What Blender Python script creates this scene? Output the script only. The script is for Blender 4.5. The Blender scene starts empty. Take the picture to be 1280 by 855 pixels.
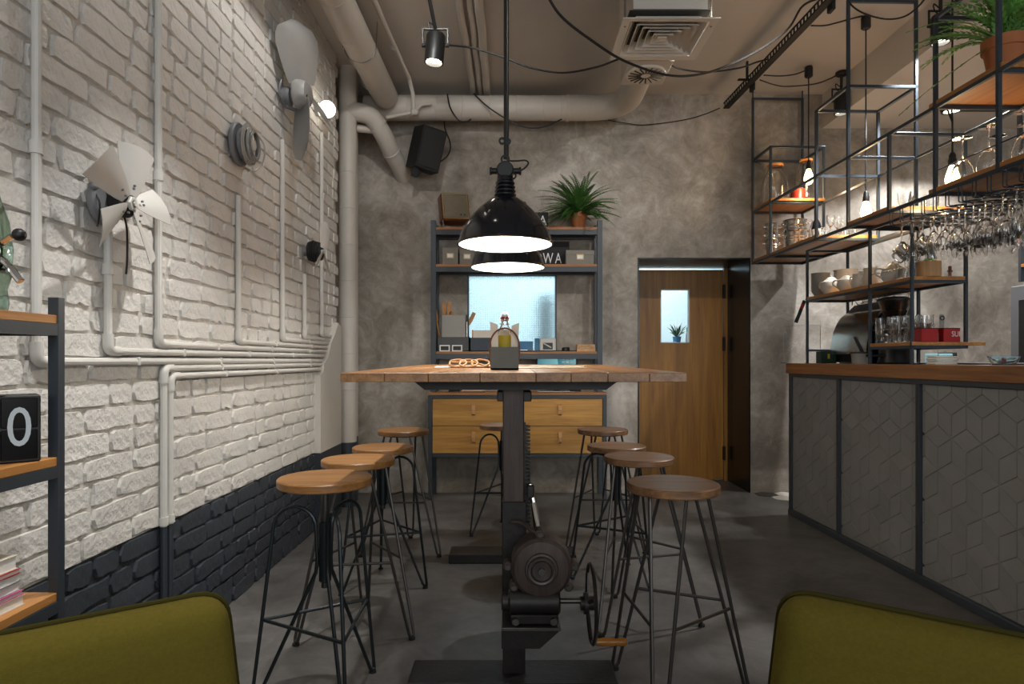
import bpy, bmesh, math, random
from mathutils import Vector, Matrix
random.seed(7)
PI = math.pi
SC = bpy.context.scene
COL = SC.collection

# ------------------------------------------------------------------ camera
CAM_Z, FPX = 1.129, 800.0
cam_d = bpy.data.cameras.new('camera')
cam_d.sensor_width = 36.0
cam_d.lens = FPX / 1280 * 36.0
cam_d.shift_y = 22.5 / 1280
cam_d.clip_start = 0.02
cam = bpy.data.objects.new('camera', cam_d)
COL.objects.link(cam)
cam.location = (0, 0, CAM_Z)
cam.rotation_euler = (PI / 2, 0, 0)
SC.camera = cam

# ------------------------------------------------------------------ world, assumed daylight, exposure
SC.view_settings.view_transform = 'Standard'
SC.view_settings.look = 'None'
SC.view_settings.gamma = 1.0
SC.view_settings.exposure = 0.18
w = bpy.data.worlds.new('dim_sky')
SC.world = w
w.use_nodes = True
w.node_tree.nodes['Background'].inputs[0].default_value = (0.72, 0.79, 0.88, 1)
w.node_tree.nodes['Background'].inputs[1].default_value = 0.25

def light(name, kind, loc, energy, color=(1, 1, 1), aim=None, size=0.1, size_y=None, cone=None, blend=0.3, parent=None):
    d = bpy.data.lights.new(name, kind)
    d.energy = energy
    d.color = color
    if kind == 'AREA':
        d.shape = 'RECTANGLE'
        d.size = size
        d.size_y = size_y or size
    else:
        d.shadow_soft_size = size
    if cone:
        d.spot_size = math.radians(cone)
        d.spot_blend = blend
    o = bpy.data.objects.new(name, d)
    COL.objects.link(o)
    o.location = loc
    if aim is not None:
        o.rotation_euler = (Vector(aim) - Vector(loc)).to_track_quat('-Z', 'Y').to_euler()
    if parent:
        o.parent = parent
        o.matrix_parent_inverse = parent.matrix_basis.inverted()
    return o

WARM = (1.0, 0.86, 0.70)
NEUT = (1.0, 0.985, 0.955)
COOL = (0.90, 0.955, 1.0)
# assumed daylight: area lights added outside two unseen, assumed windows behind the camera
light('assumed_window_daylight', 'AREA', (-0.2, -3.75, 1.9), 40, COOL, (-0.2, 0, 1.7), 1.5, 1.9)
light('assumed_window_daylight', 'AREA', (2.6, -3.75, 1.9), 78, COOL, (2.6, 0, 1.7), 1.9, 1.9)
# assumed fluorescent light of the kitchen behind the back wall, its lamps unseen
light('assumed_kitchen_light', 'AREA', (0.2, 7.4, 2.9), 62, (0.76, 0.94, 1.0), (0.2, 7.4, 0), 2.4, 1.2)
light('assumed_kitchen_light', 'AREA', (1.9, 7.6, 2.9), 42, (0.76, 0.94, 1.0), (1.9, 7.6, 0), 1.2, 1.2)

# ------------------------------------------------------------------ helpers
def lin(c):
    if isinstance(c, str):
        c = c.lstrip('#')
        c = [int(c[i:i + 2], 16) / 255 for i in (0, 2, 4)]
        c = [v / 12.92 if v <= 0.04045 else ((v + 0.055) / 1.055) ** 2.4 for v in c]
    return (c[0], c[1], c[2], 1)

def new_mat(name):
    m = bpy.data.materials.new(name)
    m.use_nodes = True
    nt = m.node_tree
    return m, nt, nt.nodes, nt.links, nt.nodes['Principled BSDF']

def mat(name, col, rough=0.5, metal=0.0, var=0.0, nscale=8.0, bump=0.0, bscale=60.0, spec=0.5, rand=0.0, bdist=0.004, stretch=(1, 1, 1), detail=5.0):
    m, nt, N, L, p = new_mat(name)
    c = lin(col)
    p.inputs['Base Color'].default_value = c
    p.inputs['Roughness'].default_value = rough
    p.inputs['Metallic'].default_value = metal
    p.inputs['Specular IOR Level'].default_value = spec
    tc = N.new('ShaderNodeTexCoord')
    mp = N.new('ShaderNodeMapping')
    mp.inputs['Scale'].default_value = stretch
    L.new(tc.outputs['Object'], mp.inputs[0])
    oi = N.new('ShaderNodeObjectInfo')
    if var or rand:
        nz = N.new('ShaderNodeTexNoise')
        nz.inputs['Scale'].default_value = nscale
        nz.inputs['Detail'].default_value = detail
        nz.inputs['Roughness'].default_value = 0.65
        L.new(mp.outputs[0], nz.inputs['Vector'])
        rmp = N.new('ShaderNodeMapRange')
        rmp.inputs['From Min'].default_value = 0.25
        rmp.inputs['From Max'].default_value = 0.75
        rmp.inputs['To Min'].default_value = 1 - var
        rmp.inputs['To Max'].default_value = 1 + var
        L.new(nz.outputs['Fac'], rmp.inputs['Value'])
        r2 = N.new('ShaderNodeMapRange')
        r2.inputs['To Min'].default_value = 1 - rand
        r2.inputs['To Max'].default_value = 1 + rand
        L.new(oi.outputs['Random'], r2.inputs['Value'])
        mul = N.new('ShaderNodeMath')
        mul.operation = 'MULTIPLY'
        L.new(rmp.outputs[0], mul.inputs[0])
        L.new(r2.outputs[0], mul.inputs[1])
        vm = N.new('ShaderNodeVectorMath')
        vm.operation = 'SCALE'
        vm.inputs[0].default_value = c[:3]
        L.new(mul.outputs[0], vm.inputs['Scale'])
        L.new(vm.outputs[0], p.inputs['Base Color'])
    if bump:
        nb = N.new('ShaderNodeTexNoise')
        nb.inputs['Scale'].default_value = bscale
        nb.inputs['Detail'].default_value = 4
        L.new(mp.outputs[0], nb.inputs['Vector'])
        b = N.new('ShaderNodeBump')
        b.inputs['Strength'].default_value = bump
        b.inputs['Distance'].default_value = bdist
        L.new(nb.outputs['Fac'], b.inputs['Height'])
        L.new(b.outputs[0], p.inputs['Normal'])
    return m

def wood(name, c1, c2, axis=1, rough=0.42, scale=1.0, rand=0.12):
    """oak: noise drawn out along one axis, with a little tone change from piece to piece"""
    m, nt, N, L, p = new_mat(name)
    tc = N.new('ShaderNodeTexCoord')
    oi = N.new('ShaderNodeObjectInfo')
    off = N.new('ShaderNodeVectorMath')
    off.operation = 'SCALE'
    off.inputs[0].default_value = (7, 11, 13)
    L.new(oi.outputs['Random'], off.inputs['Scale'])
    ad = N.new('ShaderNodeVectorMath')
    L.new(tc.outputs['Object'], ad.inputs[0])
    L.new(off.outputs[0], ad.inputs[1])
    mp = N.new('ShaderNodeMapping')
    s = [26 * scale] * 3
    s[axis] = 1.6 * scale
    mp.inputs['Scale'].default_value = s
    L.new(ad.outputs[0], mp.inputs[0])
    nz = N.new('ShaderNodeTexNoise')
    nz.inputs['Scale'].default_value = 1.0
    nz.inputs['Detail'].default_value = 7
    nz.inputs['Roughness'].default_value = 0.62
    nz.inputs['Distortion'].default_value = 0.6
    L.new(mp.outputs[0], nz.inputs['Vector'])
    mp2 = N.new('ShaderNodeMapping')
    s2 = [150 * scale] * 3
    s2[axis] = 5 * scale
    mp2.inputs['Scale'].default_value = s2
    L.new(ad.outputs[0], mp2.inputs[0])
    nf = N.new('ShaderNodeTexNoise')
    nf.inputs['Scale'].default_value = 1.0
    nf.inputs['Detail'].default_value = 3
    L.new(mp2.outputs[0], nf.inputs['Vector'])
    mixf = N.new('ShaderNodeMath')
    mixf.operation = 'MULTIPLY_ADD'
    mixf.inputs[1].default_value = 0.35
    L.new(nf.outputs['Fac'], mixf.inputs[0])
    L.new(nz.outputs['Fac'], mixf.inputs[2])
    cr = N.new('ShaderNodeValToRGB')
    cr.color_ramp.elements[0].position = 0.42
    cr.color_ramp.elements[0].color = lin(c1)
    cr.color_ramp.elements[1].position = 0.88
    cr.color_ramp.elements[1].color = lin(c2)
    L.new(mixf.outputs[0], cr.inputs[0])
    r2 = N.new('ShaderNodeMapRange')
    r2.inputs['To Min'].default_value = 1 - rand
    r2.inputs['To Max'].default_value = 1 + rand
    L.new(oi.outputs['Random'], r2.inputs['Value'])
    vm = N.new('ShaderNodeVectorMath')
    vm.operation = 'SCALE'
    L.new(cr.outputs[0], vm.inputs[0])
    L.new(r2.outputs[0], vm.inputs['Scale'])
    L.new(vm.outputs[0], p.inputs['Base Color'])
    p.inputs['Roughness'].default_value = rough
    b = N.new('ShaderNodeBump')
    b.inputs['Strength'].default_value = 0.12
    b.inputs['Distance'].default_value = 0.002
    L.new(nf.outputs['Fac'], b.inputs['Height'])
    L.new(b.outputs[0], p.inputs['Normal'])
    return m

def concrete(name, ca, cb, cc, scale=1.0, rough=0.75, bump=0.15):
    """trowelled concrete: three layers of cloudy noise"""
    m, nt, N, L, p = new_mat(name)
    tc = N.new('ShaderNodeTexCoord')
    n1 = N.new('ShaderNodeTexNoise')
    n1.inputs['Scale'].default_value = 1.6 * scale
    n1.inputs['Detail'].default_value = 10
    n1.inputs['Roughness'].default_value = 0.68
    n1.inputs['Distortion'].default_value = 0.5
    n2 = N.new('ShaderNodeTexNoise')
    n2.inputs['Scale'].default_value = 7 * scale
    n2.inputs['Detail'].default_value = 8
    n2.inputs['Roughness'].default_value = 0.75
    n2.inputs['Distortion'].default_value = 1.2
    L.new(tc.outputs['Object'], n1.inputs['Vector'])
    L.new(tc.outputs['Object'], n2.inputs['Vector'])
    ma = N.new('ShaderNodeMath')
    ma.operation = 'MULTIPLY_ADD'
    ma.inputs[1].default_value = 0.55
    L.new(n2.outputs['Fac'], ma.inputs[0])
    L.new(n1.outputs['Fac'], ma.inputs[2])
    cr = N.new('ShaderNodeValToRGB')
    e = cr.color_ramp.elements
    e[0].position = 0.58
    e[0].color = lin(ca)
    e[1].position = 0.98
    e[1].color = lin(cc)
    k = cr.color_ramp.elements.new(0.77)
    k.color = lin(cb)
    L.new(ma.outputs[0], cr.inputs[0])
    L.new(cr.outputs[0], p.inputs['Base Color'])
    p.inputs['Roughness'].default_value = rough
    b = N.new('ShaderNodeBump')
    b.inputs['Strength'].default_value = bump
    b.inputs['Distance'].default_value = 0.01
    L.new(n2.outputs['Fac'], b.inputs['Height'])
    L.new(b.outputs[0], p.inputs['Normal'])
    return m

def glass(name, col=(1, 1, 1), rough=0.0, ior=1.45, thin=False):
    m, nt, N, L, p = new_mat(name)
    p.inputs['Base Color'].default_value = (*col, 1)
    p.inputs['Roughness'].default_value = rough
    p.inputs['IOR'].default_value = ior
    p.inputs['Transmission Weight'].default_value = 1.0
    return m

def emis(name, col, strength, base='#ffffff'):
    m, nt, N, L, p = new_mat(name)
    p.inputs['Base Color'].default_value = lin(base)
    p.inputs['Emission Color'].default_value = lin(col)
    p.inputs['Emission Strength'].default_value = strength
    return m

class MB:
    """collects simple solids and links them as ONE mesh object"""
    def __init__(s):
        s.v, s.f = [], []
    def add(s, vs, fs):
        o = len(s.v)
        s.v += [tuple(q) for q in vs]
        s.f += [tuple(i + o for i in q) for q in fs]
        return s
    def box(s, c, d, b=0.0, R=None):
        h = [x / 2 for x in d]
        b = min(b, min(h) * 0.9)
        vs, fs = [], []
        if b <= 0:
            for x in (-1, 1):
                for y in (-1, 1):
                    for z in (-1, 1):
                        vs.append((x * h[0], y * h[1], z * h[2]))
            fs = [(0, 1, 3, 2), (4, 6, 7, 5), (0, 4, 5, 1), (2, 3, 7, 6), (0, 2, 6, 4), (1, 5, 7, 3)]
        else:
            idx = {}
            for x in (-1, 1):
                for y in (-1, 1):
                    for z in (-1, 1):
                        for a in range(3):
                            q = [x * (h[0] - b), y * (h[1] - b), z * (h[2] - b)]
                            q[a] = (x, y, z)[a] * h[a]
                            idx[(x, y, z, a)] = len(vs)
                            vs.append(tuple(q))
            sg = [(-1, -1), (1, -1), (1, 1), (-1, 1)]
            for a in range(3):
                u, w_ = [i for i in range(3) if i != a]
                for e in (-1, 1):
                    q = []
                    for (p1, p2) in sg:
                        k = [0, 0, 0]
                        k[a], k[u], k[w_] = e, p1, p2
                        q.append(idx[(*k, a)])
                    fs.append(tuple(q))
                for e1 in (-1, 1):
                    for e2 in (-1, 1):
                        k1, k2 = [0, 0, 0], [0, 0, 0]
                        k1[u] = k2[u] = e1
                        k1[w_] = k2[w_] = e2
                        k1[a], k2[a] = -1, 1
                        fs.append((idx[(*k1, u)], idx[(*k2, u)], idx[(*k2, w_)], idx[(*k1, w_)]))
            for x in (-1, 1):
                for y in (-1, 1):
                    for z in (-1, 1):
                        fs.append(tuple(idx[(x, y, z, a)] for a in range(3)))
        if R is not None:
            vs = [R @ Vector(q) for q in vs]
        vs = [(q[0] + c[0], q[1] + c[1], q[2] + c[2]) for q in vs]
        return s.add(vs, fs)
    def span(s, a, b, bev=0.0):
        return s.box([(a[i] + b[i]) / 2 for i in range(3)], [abs(b[i] - a[i]) for i in range(3)], bev)
    def tube(s, pts, r, n=8, closed=False, cap=True):
        P = [Vector(q) for q in pts]
        m = len(P)
        rr = r if isinstance(r, (list, tuple)) else [r] * m
        T = []
        for i in range(m):
            a = P[(i - 1) % m] if (closed or i) else P[i]
            b = P[(i + 1) % m] if (closed or i < m - 1) else P[i]
            t = b - a
            T.append(t.normalized() if t.length > 1e-9 else Vector((0, 0, 1)))
        up = Vector((0, 0, 1)) if abs(T[0].z) < 0.9 else Vector((1, 0, 0))
        nrm = (up - T[0] * up.dot(T[0])).normalized()
        vs, fs = [], []
        for i in range(m):
            if i:
                nrm = nrm - T[i] * nrm.dot(T[i])
                nrm = nrm.normalized() if nrm.length > 1e-6 else T[i].orthogonal().normalized()
            bn = T[i].cross(nrm)
            for k in range(n):
                a = 2 * PI * k / n
                vs.append(P[i] + (nrm * math.cos(a) + bn * math.sin(a)) * rr[i])
        for i in range(m if closed else m - 1):
            j = (i + 1) % m
            for k in range(n):
                l = (k + 1) % n
                fs.append((i * n + k, i * n + l, j * n + l, j * n + k))
        if cap and not closed:
            fs.append(tuple(range(n))[::-1])
            fs.append(tuple((m - 1) * n + k for k in range(n)))
        return s.add(vs, fs)
    def lathe(s, prof, c=(0, 0, 0), n=24, axis='z', closed=False, R=None):
        vs, fs, rows = [], [], []
        for (r, z) in prof:
            if r < 1e-6:
                rows.append([len(vs)])
                vs.append((0, 0, z))
            else:
                rows.append(list(range(len(vs), len(vs) + n)))
                vs += [(r * math.cos(2 * PI * k / n), r * math.sin(2 * PI * k / n), z) for k in range(n)]
        rg = range(len(rows) if closed else len(rows) - 1)
        for i in rg:
            a, b = rows[i], rows[(i + 1) % len(rows)]
            if len(a) == 1 and len(b) == 1:
                continue
            for k in range(n):
                l = (k + 1) % n
                if len(a) == 1:
                    fs.append((a[0], b[l], b[k]))
                elif len(b) == 1:
                    fs.append((a[k], a[l], b[0]))
                else:
                    fs.append((a[k], a[l], b[l], b[k]))
        if axis == 'x':
            vs = [(q[2], q[0], q[1]) for q in vs]
        elif axis == 'y':
            vs = [(q[1], q[2], q[0]) for q in vs]
        if R is not None:
            vs = [R @ Vector(q) for q in vs]
        return s.add([(q[0] + c[0], q[1] + c[1], q[2] + c[2]) for q in vs], fs)
    def cyl(s, c, r, h, n=20, axis='z', b=0.0, R=None):
        if b:
            pr = [(0, 0), (r - b, 0), (r, b), (r, h - b), (r - b, h), (0, h)]
        else:
            pr = [(0, 0), (r, 0), (r, h), (0, h)]
        return s.lathe(pr, c, n, axis, R=R)
    def ball(s, c, r, n=14, sz=1.0):
        k = max(5, n // 2)
        return s.lathe([(r * math.sin(PI * i / k), -r * sz * math.cos(PI * i / k)) for i in range(k + 1)], c, n)
    def prism(s, poly, t0, t1, fn, bev=0.0):
        """poly: convex or simple outline (u, v); fn(u, v, t) -> xyz; bev insets the t1 face"""
        n = len(poly)
        if bev:
            cx = sum(q[0] for q in poly) / n
            cy = sum(q[1] for q in poly) / n
            top = []
            for (u, v) in poly:
                d = math.hypot(u - cx, v - cy) or 1
                k = max(0.0, 1 - 1.25 * bev / d)
                top.append((cx + (u - cx) * k, cy + (v - cy) * k))
            tb = t1 - (t1 - t0) * 0.25
            vs = [fn(u, v, t0) for u, v in poly] + [fn(u, v, tb) for u, v in poly] + [fn(u, v, t1) for u, v in top]
            fs = [tuple(range(n))[::-1], tuple(range(2 * n, 3 * n))]
            for lv in (0, n):
                for i in range(n):
                    j = (i + 1) % n
                    fs.append((lv + i, lv + j, lv + n + j, lv + n + i))
        else:
            vs = [fn(u, v, t0) for u, v in poly] + [fn(u, v, t1) for u, v in poly]
            fs = [tuple(range(n))[::-1], tuple(range(n, 2 * n))]
            for i in range(n):
                j = (i + 1) % n
                fs.append((i, j, n + j, n + i))
        return s.add(vs, fs)
    def mesh(s, name, material, off=(0, 0, 0), smooth=35, recalc=True):
        me = bpy.data.meshes.new(name)
        me.from_pydata([(q[0] - off[0], q[1] - off[1], q[2] - off[2]) for q in s.v], [], s.f)
        if recalc:
            bm = bmesh.new()
            bm.from_mesh(me)
            bmesh.ops.recalc_face_normals(bm, faces=bm.faces)
            bm.to_mesh(me)
            bm.free()
        if material:
            me.materials.append(material)
        if smooth:
            me.shade_smooth()
            me.set_sharp_from_angle(angle=math.radians(smooth))
        return me
    def build(s, name, material, parent=None, off=(0, 0, 0), smooth=35, recalc=True):
        return link(name, s.mesh(name, material, off, smooth, recalc), parent)

def link(name, me, parent=None, loc=(0, 0, 0), rot=(0, 0, 0)):
    o = bpy.data.objects.new(name, me)
    COL.objects.link(o)
    o.location = loc
    o.rotation_euler = rot
    if parent:
        o.parent = parent
    return o

def tag(o, label=None, cat=None, group=None, kind=None):
    if label: o['label'] = label
    if cat: o['category'] = cat
    if group: o['group'] = group
    if kind: o['kind'] = kind
    return o

def thing(name, loc, label, cat, group=None, rz=0.0, rot=None):
    o = bpy.data.objects.new(name, None)
    o.empty_display_size = 0.05
    COL.objects.link(o)
    o.location = loc
    o.rotation_euler = rot or (0, 0, rz)
    return tag(o, label, cat, group)

def solo(name, mb, material, loc, label, cat, group=None, rot=(0, 0, 0), smooth=35, off=None):
    """a thing that is one mesh; mb is in local coordinates unless off is given"""
    o = mb.build(name, material, None, off or (0, 0, 0), smooth)
    o.location = loc
    o.rotation_euler = rot
    return tag(o, label, cat, group)

def dup(root, loc, label, rz=None, group=None):
    r = root.copy()
    COL.objects.link(r)
    r.location = loc
    if rz is not None: r.rotation_euler = (0, 0, rz)
    r['label'] = label
    if group: r['group'] = group
    for ch in list(root.children):
        c = ch.copy()
        COL.objects.link(c)
        c.parent = r
        for g in list(ch.children):
            d = g.copy()
            COL.objects.link(d)
            d.parent = c
    return r

def struct(o):
    o['kind'] = 'structure'
    return o

def at(x, y, Y):
    """a point of the room at distance Y seen at pixel x, y when measuring the photograph"""
    return Vector(((x - 640) / FPX * Y, Y, CAM_Z + (450 - y) / FPX * Y))

def spline(pts, k=8):
    P = [Vector(q) for q in pts]
    if len(P) < 3: return P
    P = [P[0] * 2 - P[1]] + P + [P[-1] * 2 - P[-2]]
    out = []
    for i in range(1, len(P) - 2):
        a, b, c, d = P[i - 1:i + 3]
        for j in range(k):
            t = j / k
            out.append(0.5 * (2 * b + (c - a) * t + (2 * a - 5 * b + 4 * c - d) * t * t + (3 * b - a - 3 * c + d) * t ** 3))
    out.append(P[-2])
    return out

def fillet(pts, r, k=5):
    P = [Vector(q) for q in pts]
    out = [P[0]]
    for i in range(1, len(P) - 1):
        a, b, c = P[i - 1], P[i], P[i + 1]
        d1, d2 = (a - b), (c - b)
        l = min(r, d1.length * 0.49, d2.length * 0.49)
        p, q = b + d1.normalized() * l, b + d2.normalized() * l
        for j in range(k + 1):
            t = j / k
            out.append(p * (1 - t) ** 2 + b * 2 * t * (1 - t) + q * t * t)
    out.append(P[-1])
    return out

def text_mesh(body, size, material, extrude=0.001):
    cu = bpy.data.curves.new('lettering', 'FONT')
    cu.body = body
    cu.size = size
    cu.extrude = extrude
    cu.align_x = 'CENTER'
    cu.align_y = 'CENTER'
    cu.resolution_u = 4
    t = bpy.data.objects.new('lettering', cu)
    COL.objects.link(t)
    dg = bpy.context.evaluated_depsgraph_get()
    me = bpy.data.meshes.new_from_object(t.evaluated_get(dg))
    bpy.data.objects.remove(t)
    me.materials.clear()
    me.materials.append(material)
    return me

ORD = ['first', 'second', 'third', 'fourth', 'fifth', 'sixth', 'seventh', 'eighth', 'ninth', 'tenth', 'eleventh', 'twelfth', 'thirteenth', 'fourteenth']

# ------------------------------------------------------------------ materials
M = {}
M['brick_white'] = mat('white painted brick', '#d3d0cb', 0.55, var=0.07, nscale=14, bump=0.9, bscale=48, rand=0.06, bdist=0.008)
M['mortar_white'] = mat('white painted mortar', '#c0bbb3', 0.65, var=0.12, nscale=20, bump=0.9, bscale=45, bdist=0.008)
M['brick_navy'] = mat('navy painted brick', '#383d44', 0.42, var=0.10, nscale=14, bump=0.5, bscale=38, rand=0.06, bdist=0.006)
M['mortar_navy'] = mat('navy painted mortar', '#2a2e33', 0.5, var=0.1, nscale=20, bump=0.8, bscale=45, bdist=0.008)
M['pipe_white'] = mat('white painted pipe', '#cfccc6', 0.42, var=0.05, nscale=10, bump=0.1, bscale=40)
M['pipe_navy'] = mat('navy painted pipe', '#33383e', 0.4, var=0.05)
M['concrete_wall'] = concrete('trowelled concrete wall', '#6f675d', '#91897e', '#b8b1a8', 1.0)
M['concrete_floor'] = concrete('polished concrete floor', '#3f3c3a', '#5a5754', '#74706c', 0.8, rough=0.42, bump=0.03)
M['ceiling'] = mat('ceiling paint', '#bcb7b0', 0.8, var=0.05, nscale=1.5)
M['duct'] = mat('duct paint', '#c2bcb3', 0.5, var=0.05, nscale=6, bump=0.15, bscale=25)
M['plaster'] = mat('white plaster', '#c9c5be', 0.7, var=0.05, nscale=3, bump=0.2, bscale=20)
M['kitchen'] = mat('kitchen white wall', '#dfe9ec', 0.6)
M['steel_dark'] = mat('dark powder coated steel', '#33393f', 0.42, var=0.06, spec=0.5)
M['steel_blue'] = mat('blue grey steel bar', '#3b444d', 0.34, metal=0.3, var=0.06)
M['stool_metal'] = mat('black stool steel', '#23292b', 0.35, metal=0.4, var=0.08)
M['stool_raw'] = mat('raw dark stool steel', '#4a4643', 0.36, metal=0.6, var=0.12)
M['black'] = mat('black plastic', '#131414', 0.45)
M['black_matt'] = mat('matt black', '#101111', 0.7)
M['rubber'] = mat('black rubber', '#151515', 0.7)
M['cable'] = mat('black cable', '#171615', 0.55)
M['enamel'] = mat('black enamel', '#10141c', 0.13, spec=0.6)
M['enamel_white'] = mat('white enamel', '#f2efe8', 0.3)
M['porcelain'] = mat('dark glazed insulator', '#15171a', 0.2)
M['oak_top'] = wood('table oak', '#6a4427', '#ab7d4e', 1, 0.36)
M['oak_seat_l'] = wood('seat oak honey', '#744a22', '#ab7a46', 0, 0.4)
M['oak_seat_r'] = wood('seat oak brown', '#4a2f20', '#a17650', 0, 0.36)
M['oak_drawer'] = wood('drawer oak', '#8f6125', '#c39347', 0, 0.45)
M['oak_door'] = wood('door oak veneer', '#754a14', '#a06f28', 2, 0.45, 0.8)
M['oak_shelf'] = wood('shelf oak', '#8f5c2c', '#c48a4a', 1, 0.45)
M['oak_counter'] = wood('counter oak', '#6d4325', '#a87444', 1, 0.4)
M['oak_shelf_x'] = wood('bookcase oak', '#7d4d24', '#b37b42', 0, 0.45)
M['bamboo'] = wood('pale wood', '#a8794a', '#cfa878', 2, 0.5)
M['tile'] = mat('grey cement tile', '#7c7b7a', 0.6, var=0.10, nscale=4, rand=0.06, bump=0.06, bscale=60)
M['tile_light'] = mat('pale hexagon tile', '#bdb6aa', 0.5, var=0.06, rand=0.05)
M['tile_dark'] = mat('dark hexagon tile', '#38352f', 0.5, var=0.06, rand=0.05)
M['grout'] = mat('dark grout', '#5c5957', 0.85)
M['olive'] = mat('olive wool fabric', '#63581f', 0.95, var=0.14, nscale=160, bump=0.5, bscale=420, spec=0.15, bdist=0.002)
M['piping'] = mat('olive piping cord', '#3a3512', 0.9, spec=0.15)
M['alu'] = mat('dull aluminium', '#a5a4a1', 0.42, metal=0.55, var=0.08, nscale=6)
M['alu_pale'] = mat('painted aluminium blade', '#c6c3bd', 0.45, metal=0.2, var=0.05)
M['motor_grey'] = mat('grey fan motor', '#77777a', 0.5, metal=0.3, var=0.1)
M['chrome'] = mat('chrome', '#d8d8d8', 0.08, metal=1.0)
M['steel'] = mat('brushed stainless steel', '#b9b6b0', 0.22, metal=1.0, var=0.06)
M['iron'] = mat('old dark iron', '#2d2a28', 0.45, metal=0.5, var=0.3, nscale=9, bump=0.3, bscale=50)
M['iron_rust'] = mat('rust brown iron', '#473c37', 0.5, metal=0.35, var=0.4, nscale=5, stretch=(8, 8, 0.7), bump=0.25, bscale=30)
M['iron_grease'] = mat('oily machined steel', '#5f5b57', 0.3, metal=0.85, var=0.2)
M['handle_wood'] = wood('varnished handle wood', '#7d4a14', '#b77a2c', 0, 0.25)
M['leather'] = mat('tan leather', '#b98a5c', 0.6, var=0.08)
M['leather_brown'] = mat('brown leather', '#6d4328', 0.5, var=0.1)
M['glass'] = glass('clear glass', (1, 1, 1), 0.0, 1.45)
M['glass_green'] = glass('green glass', (0.30, 0.42, 0.33), 0.05, 1.45)
M['terracotta'] = mat('terracotta', '#a5643c', 0.8, var=0.08, nscale=12)
M['fern'] = mat('fern leaves', '#659a48', 0.6, var=0.25, nscale=8, rand=0.25)
M['fern_dark'] = mat('dark fern leaves', '#3a6526', 0.6, var=0.25, nscale=8, rand=0.3)
M['soil'] = mat('soil', '#2a1e15', 0.9)
M['paper'] = mat('white paper', '#e4e1da', 0.8)
M['cream'] = mat('cream napkin paper', '#d9cfc0', 0.85)
M['letter'] = mat('white lettering', '#d9d9d6', 0.6)
M['letter_grey'] = mat('grey white lettering', '#b9c2c6', 0.5)
M['box_grey'] = mat('grey card box', '#7f7a72', 0.8, var=0.05)
M['bin_grey'] = mat('dark grey bin', '#4a4b4c', 0.7, var=0.05)
M['bin_blue'] = mat('slate blue bin', '#3c434d', 0.7, var=0.05)
M['holder_grey'] = mat('grey lacquered wood box', '#5c5d57', 0.6, var=0.08)
M['ceramic'] = mat('glazed stoneware', '#c9c3b8', 0.3, var=0.04)
M['ceramic_grey'] = mat('grey stoneware', '#8f8b84', 0.4, var=0.05)
M['red'] = mat('red lacquer', '#a3171a', 0.4)
M['red_pot'] = mat('dark red enamel', '#8b2a20', 0.35)
M['blue_card'] = mat('blue card', '#3d7399', 0.6, var=0.15)
M['yellow'] = mat('mustard label', '#a89420', 0.6, var=0.12, nscale=30)
M['lid_orange'] = mat('orange rubber lid', '#c8803a', 0.5)
M['white_plastic'] = mat('white plastic', '#c4c3be', 0.5)
M['vent'] = mat('white vent metal', '#cdc9c1', 0.5)
M['vent_dark'] = mat('dark vent inside', '#3c3935', 0.8)
M['radio_wood'] = wood('radio veneer', '#4a2412', '#7c4526', 2, 0.3)
M['radio_cloth'] = mat('radio speaker cloth', '#7d7361', 0.85, var=0.12, nscale=30, bump=0.3, bscale=250)
M['gold'] = mat('aged gold trim', '#b59f77', 0.35, metal=0.6)
M['bulb'] = emis('lit filament bulb', '#ffd9a0', 28)
M['bulb_big'] = emis('lit pendant bulb', '#ffe9c8', 30)
M['spot_lens'] = emis('lit spot lens', '#fff4e2', 26)
M['navy'] = mat('dark blue metal reveal', '#12181f', 0.25, metal=0.4)

# ================================================================== the room
CEIL = 3.39
struct(MB().span((-1.7, -3.9, -0.08), (4.6, 8.8, 0.0)).build('floor', M['concrete_floor']))
struct(MB().span((-1.7, -3.9, CEIL), (4.6, 5.66, CEIL + 0.08)).build('ceiling', M['ceiling']))
struct(MB().span((-1.7, 5.62, 2.95), (4.6, 8.8, 3.03)).build('ceiling', M['kitchen']))

# back wall: a window hole and the deep door niche
WX0, WX1, WZ0, WZ1 = -0.3815, 0.3815, 1.19, 1.860
NX0, NX1, NZ = 1.07, 2.03, 2.0
YB = 5.45
mb = MB()
mb.span((-1.7, YB, 0), (WX0, YB + .2, CEIL))
mb.span((WX0, YB, 0), (WX1, YB + .2, WZ0)).span((WX0, YB, WZ1), (WX1, YB + .2, CEIL))
mb.span((WX1, YB, 0), (NX0 - .12, YB + .2, CEIL)).span((NX0 - .12, YB, 0), (NX0, YB + .6, CEIL))
mb.span((NX0, YB, NZ), (NX1, YB + .6, CEIL)).span((NX1, YB, 0), (NX1 + .12, YB + .6, CEIL))
mb.span((NX1 + .12, YB, 0), (4.6, YB + .2, CEIL))
struct(mb.build('wall_back', M['concrete_wall']))
mb = MB().span((NX1 - .012, YB - .004, 0), (NX1 - .001, YB + .55, NZ))
mb.span((NX0, YB - .004, NZ - .014), (NX1 - .012, YB + .55, NZ - .001))
mb.span((NX0 + .001, YB - .004, 0), (NX0 + .012, YB + .55, NZ - .014))
struct(mb.build('trim_1', M['navy']))
struct(MB().span((4.5, -3.9, 0), (4.6, 8.8, CEIL)).build('wall_right', M['plaster']))
mb = MB()
for a, b in (((-1.7, 0), (-1.0, CEIL)), ((0.6, 0), (1.6, CEIL)), ((3.6, 0), (4.6, CEIL)),
             ((-1.0, 0), (.6, .9)), ((-1.0, 2.9), (.6, CEIL)), ((1.6, 0), (3.6, .9)), ((1.6, 2.9), (3.6, CEIL))):
    mb.span((a[0], -3.7, a[1]), (b[0], -3.5, b[1]))
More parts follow.
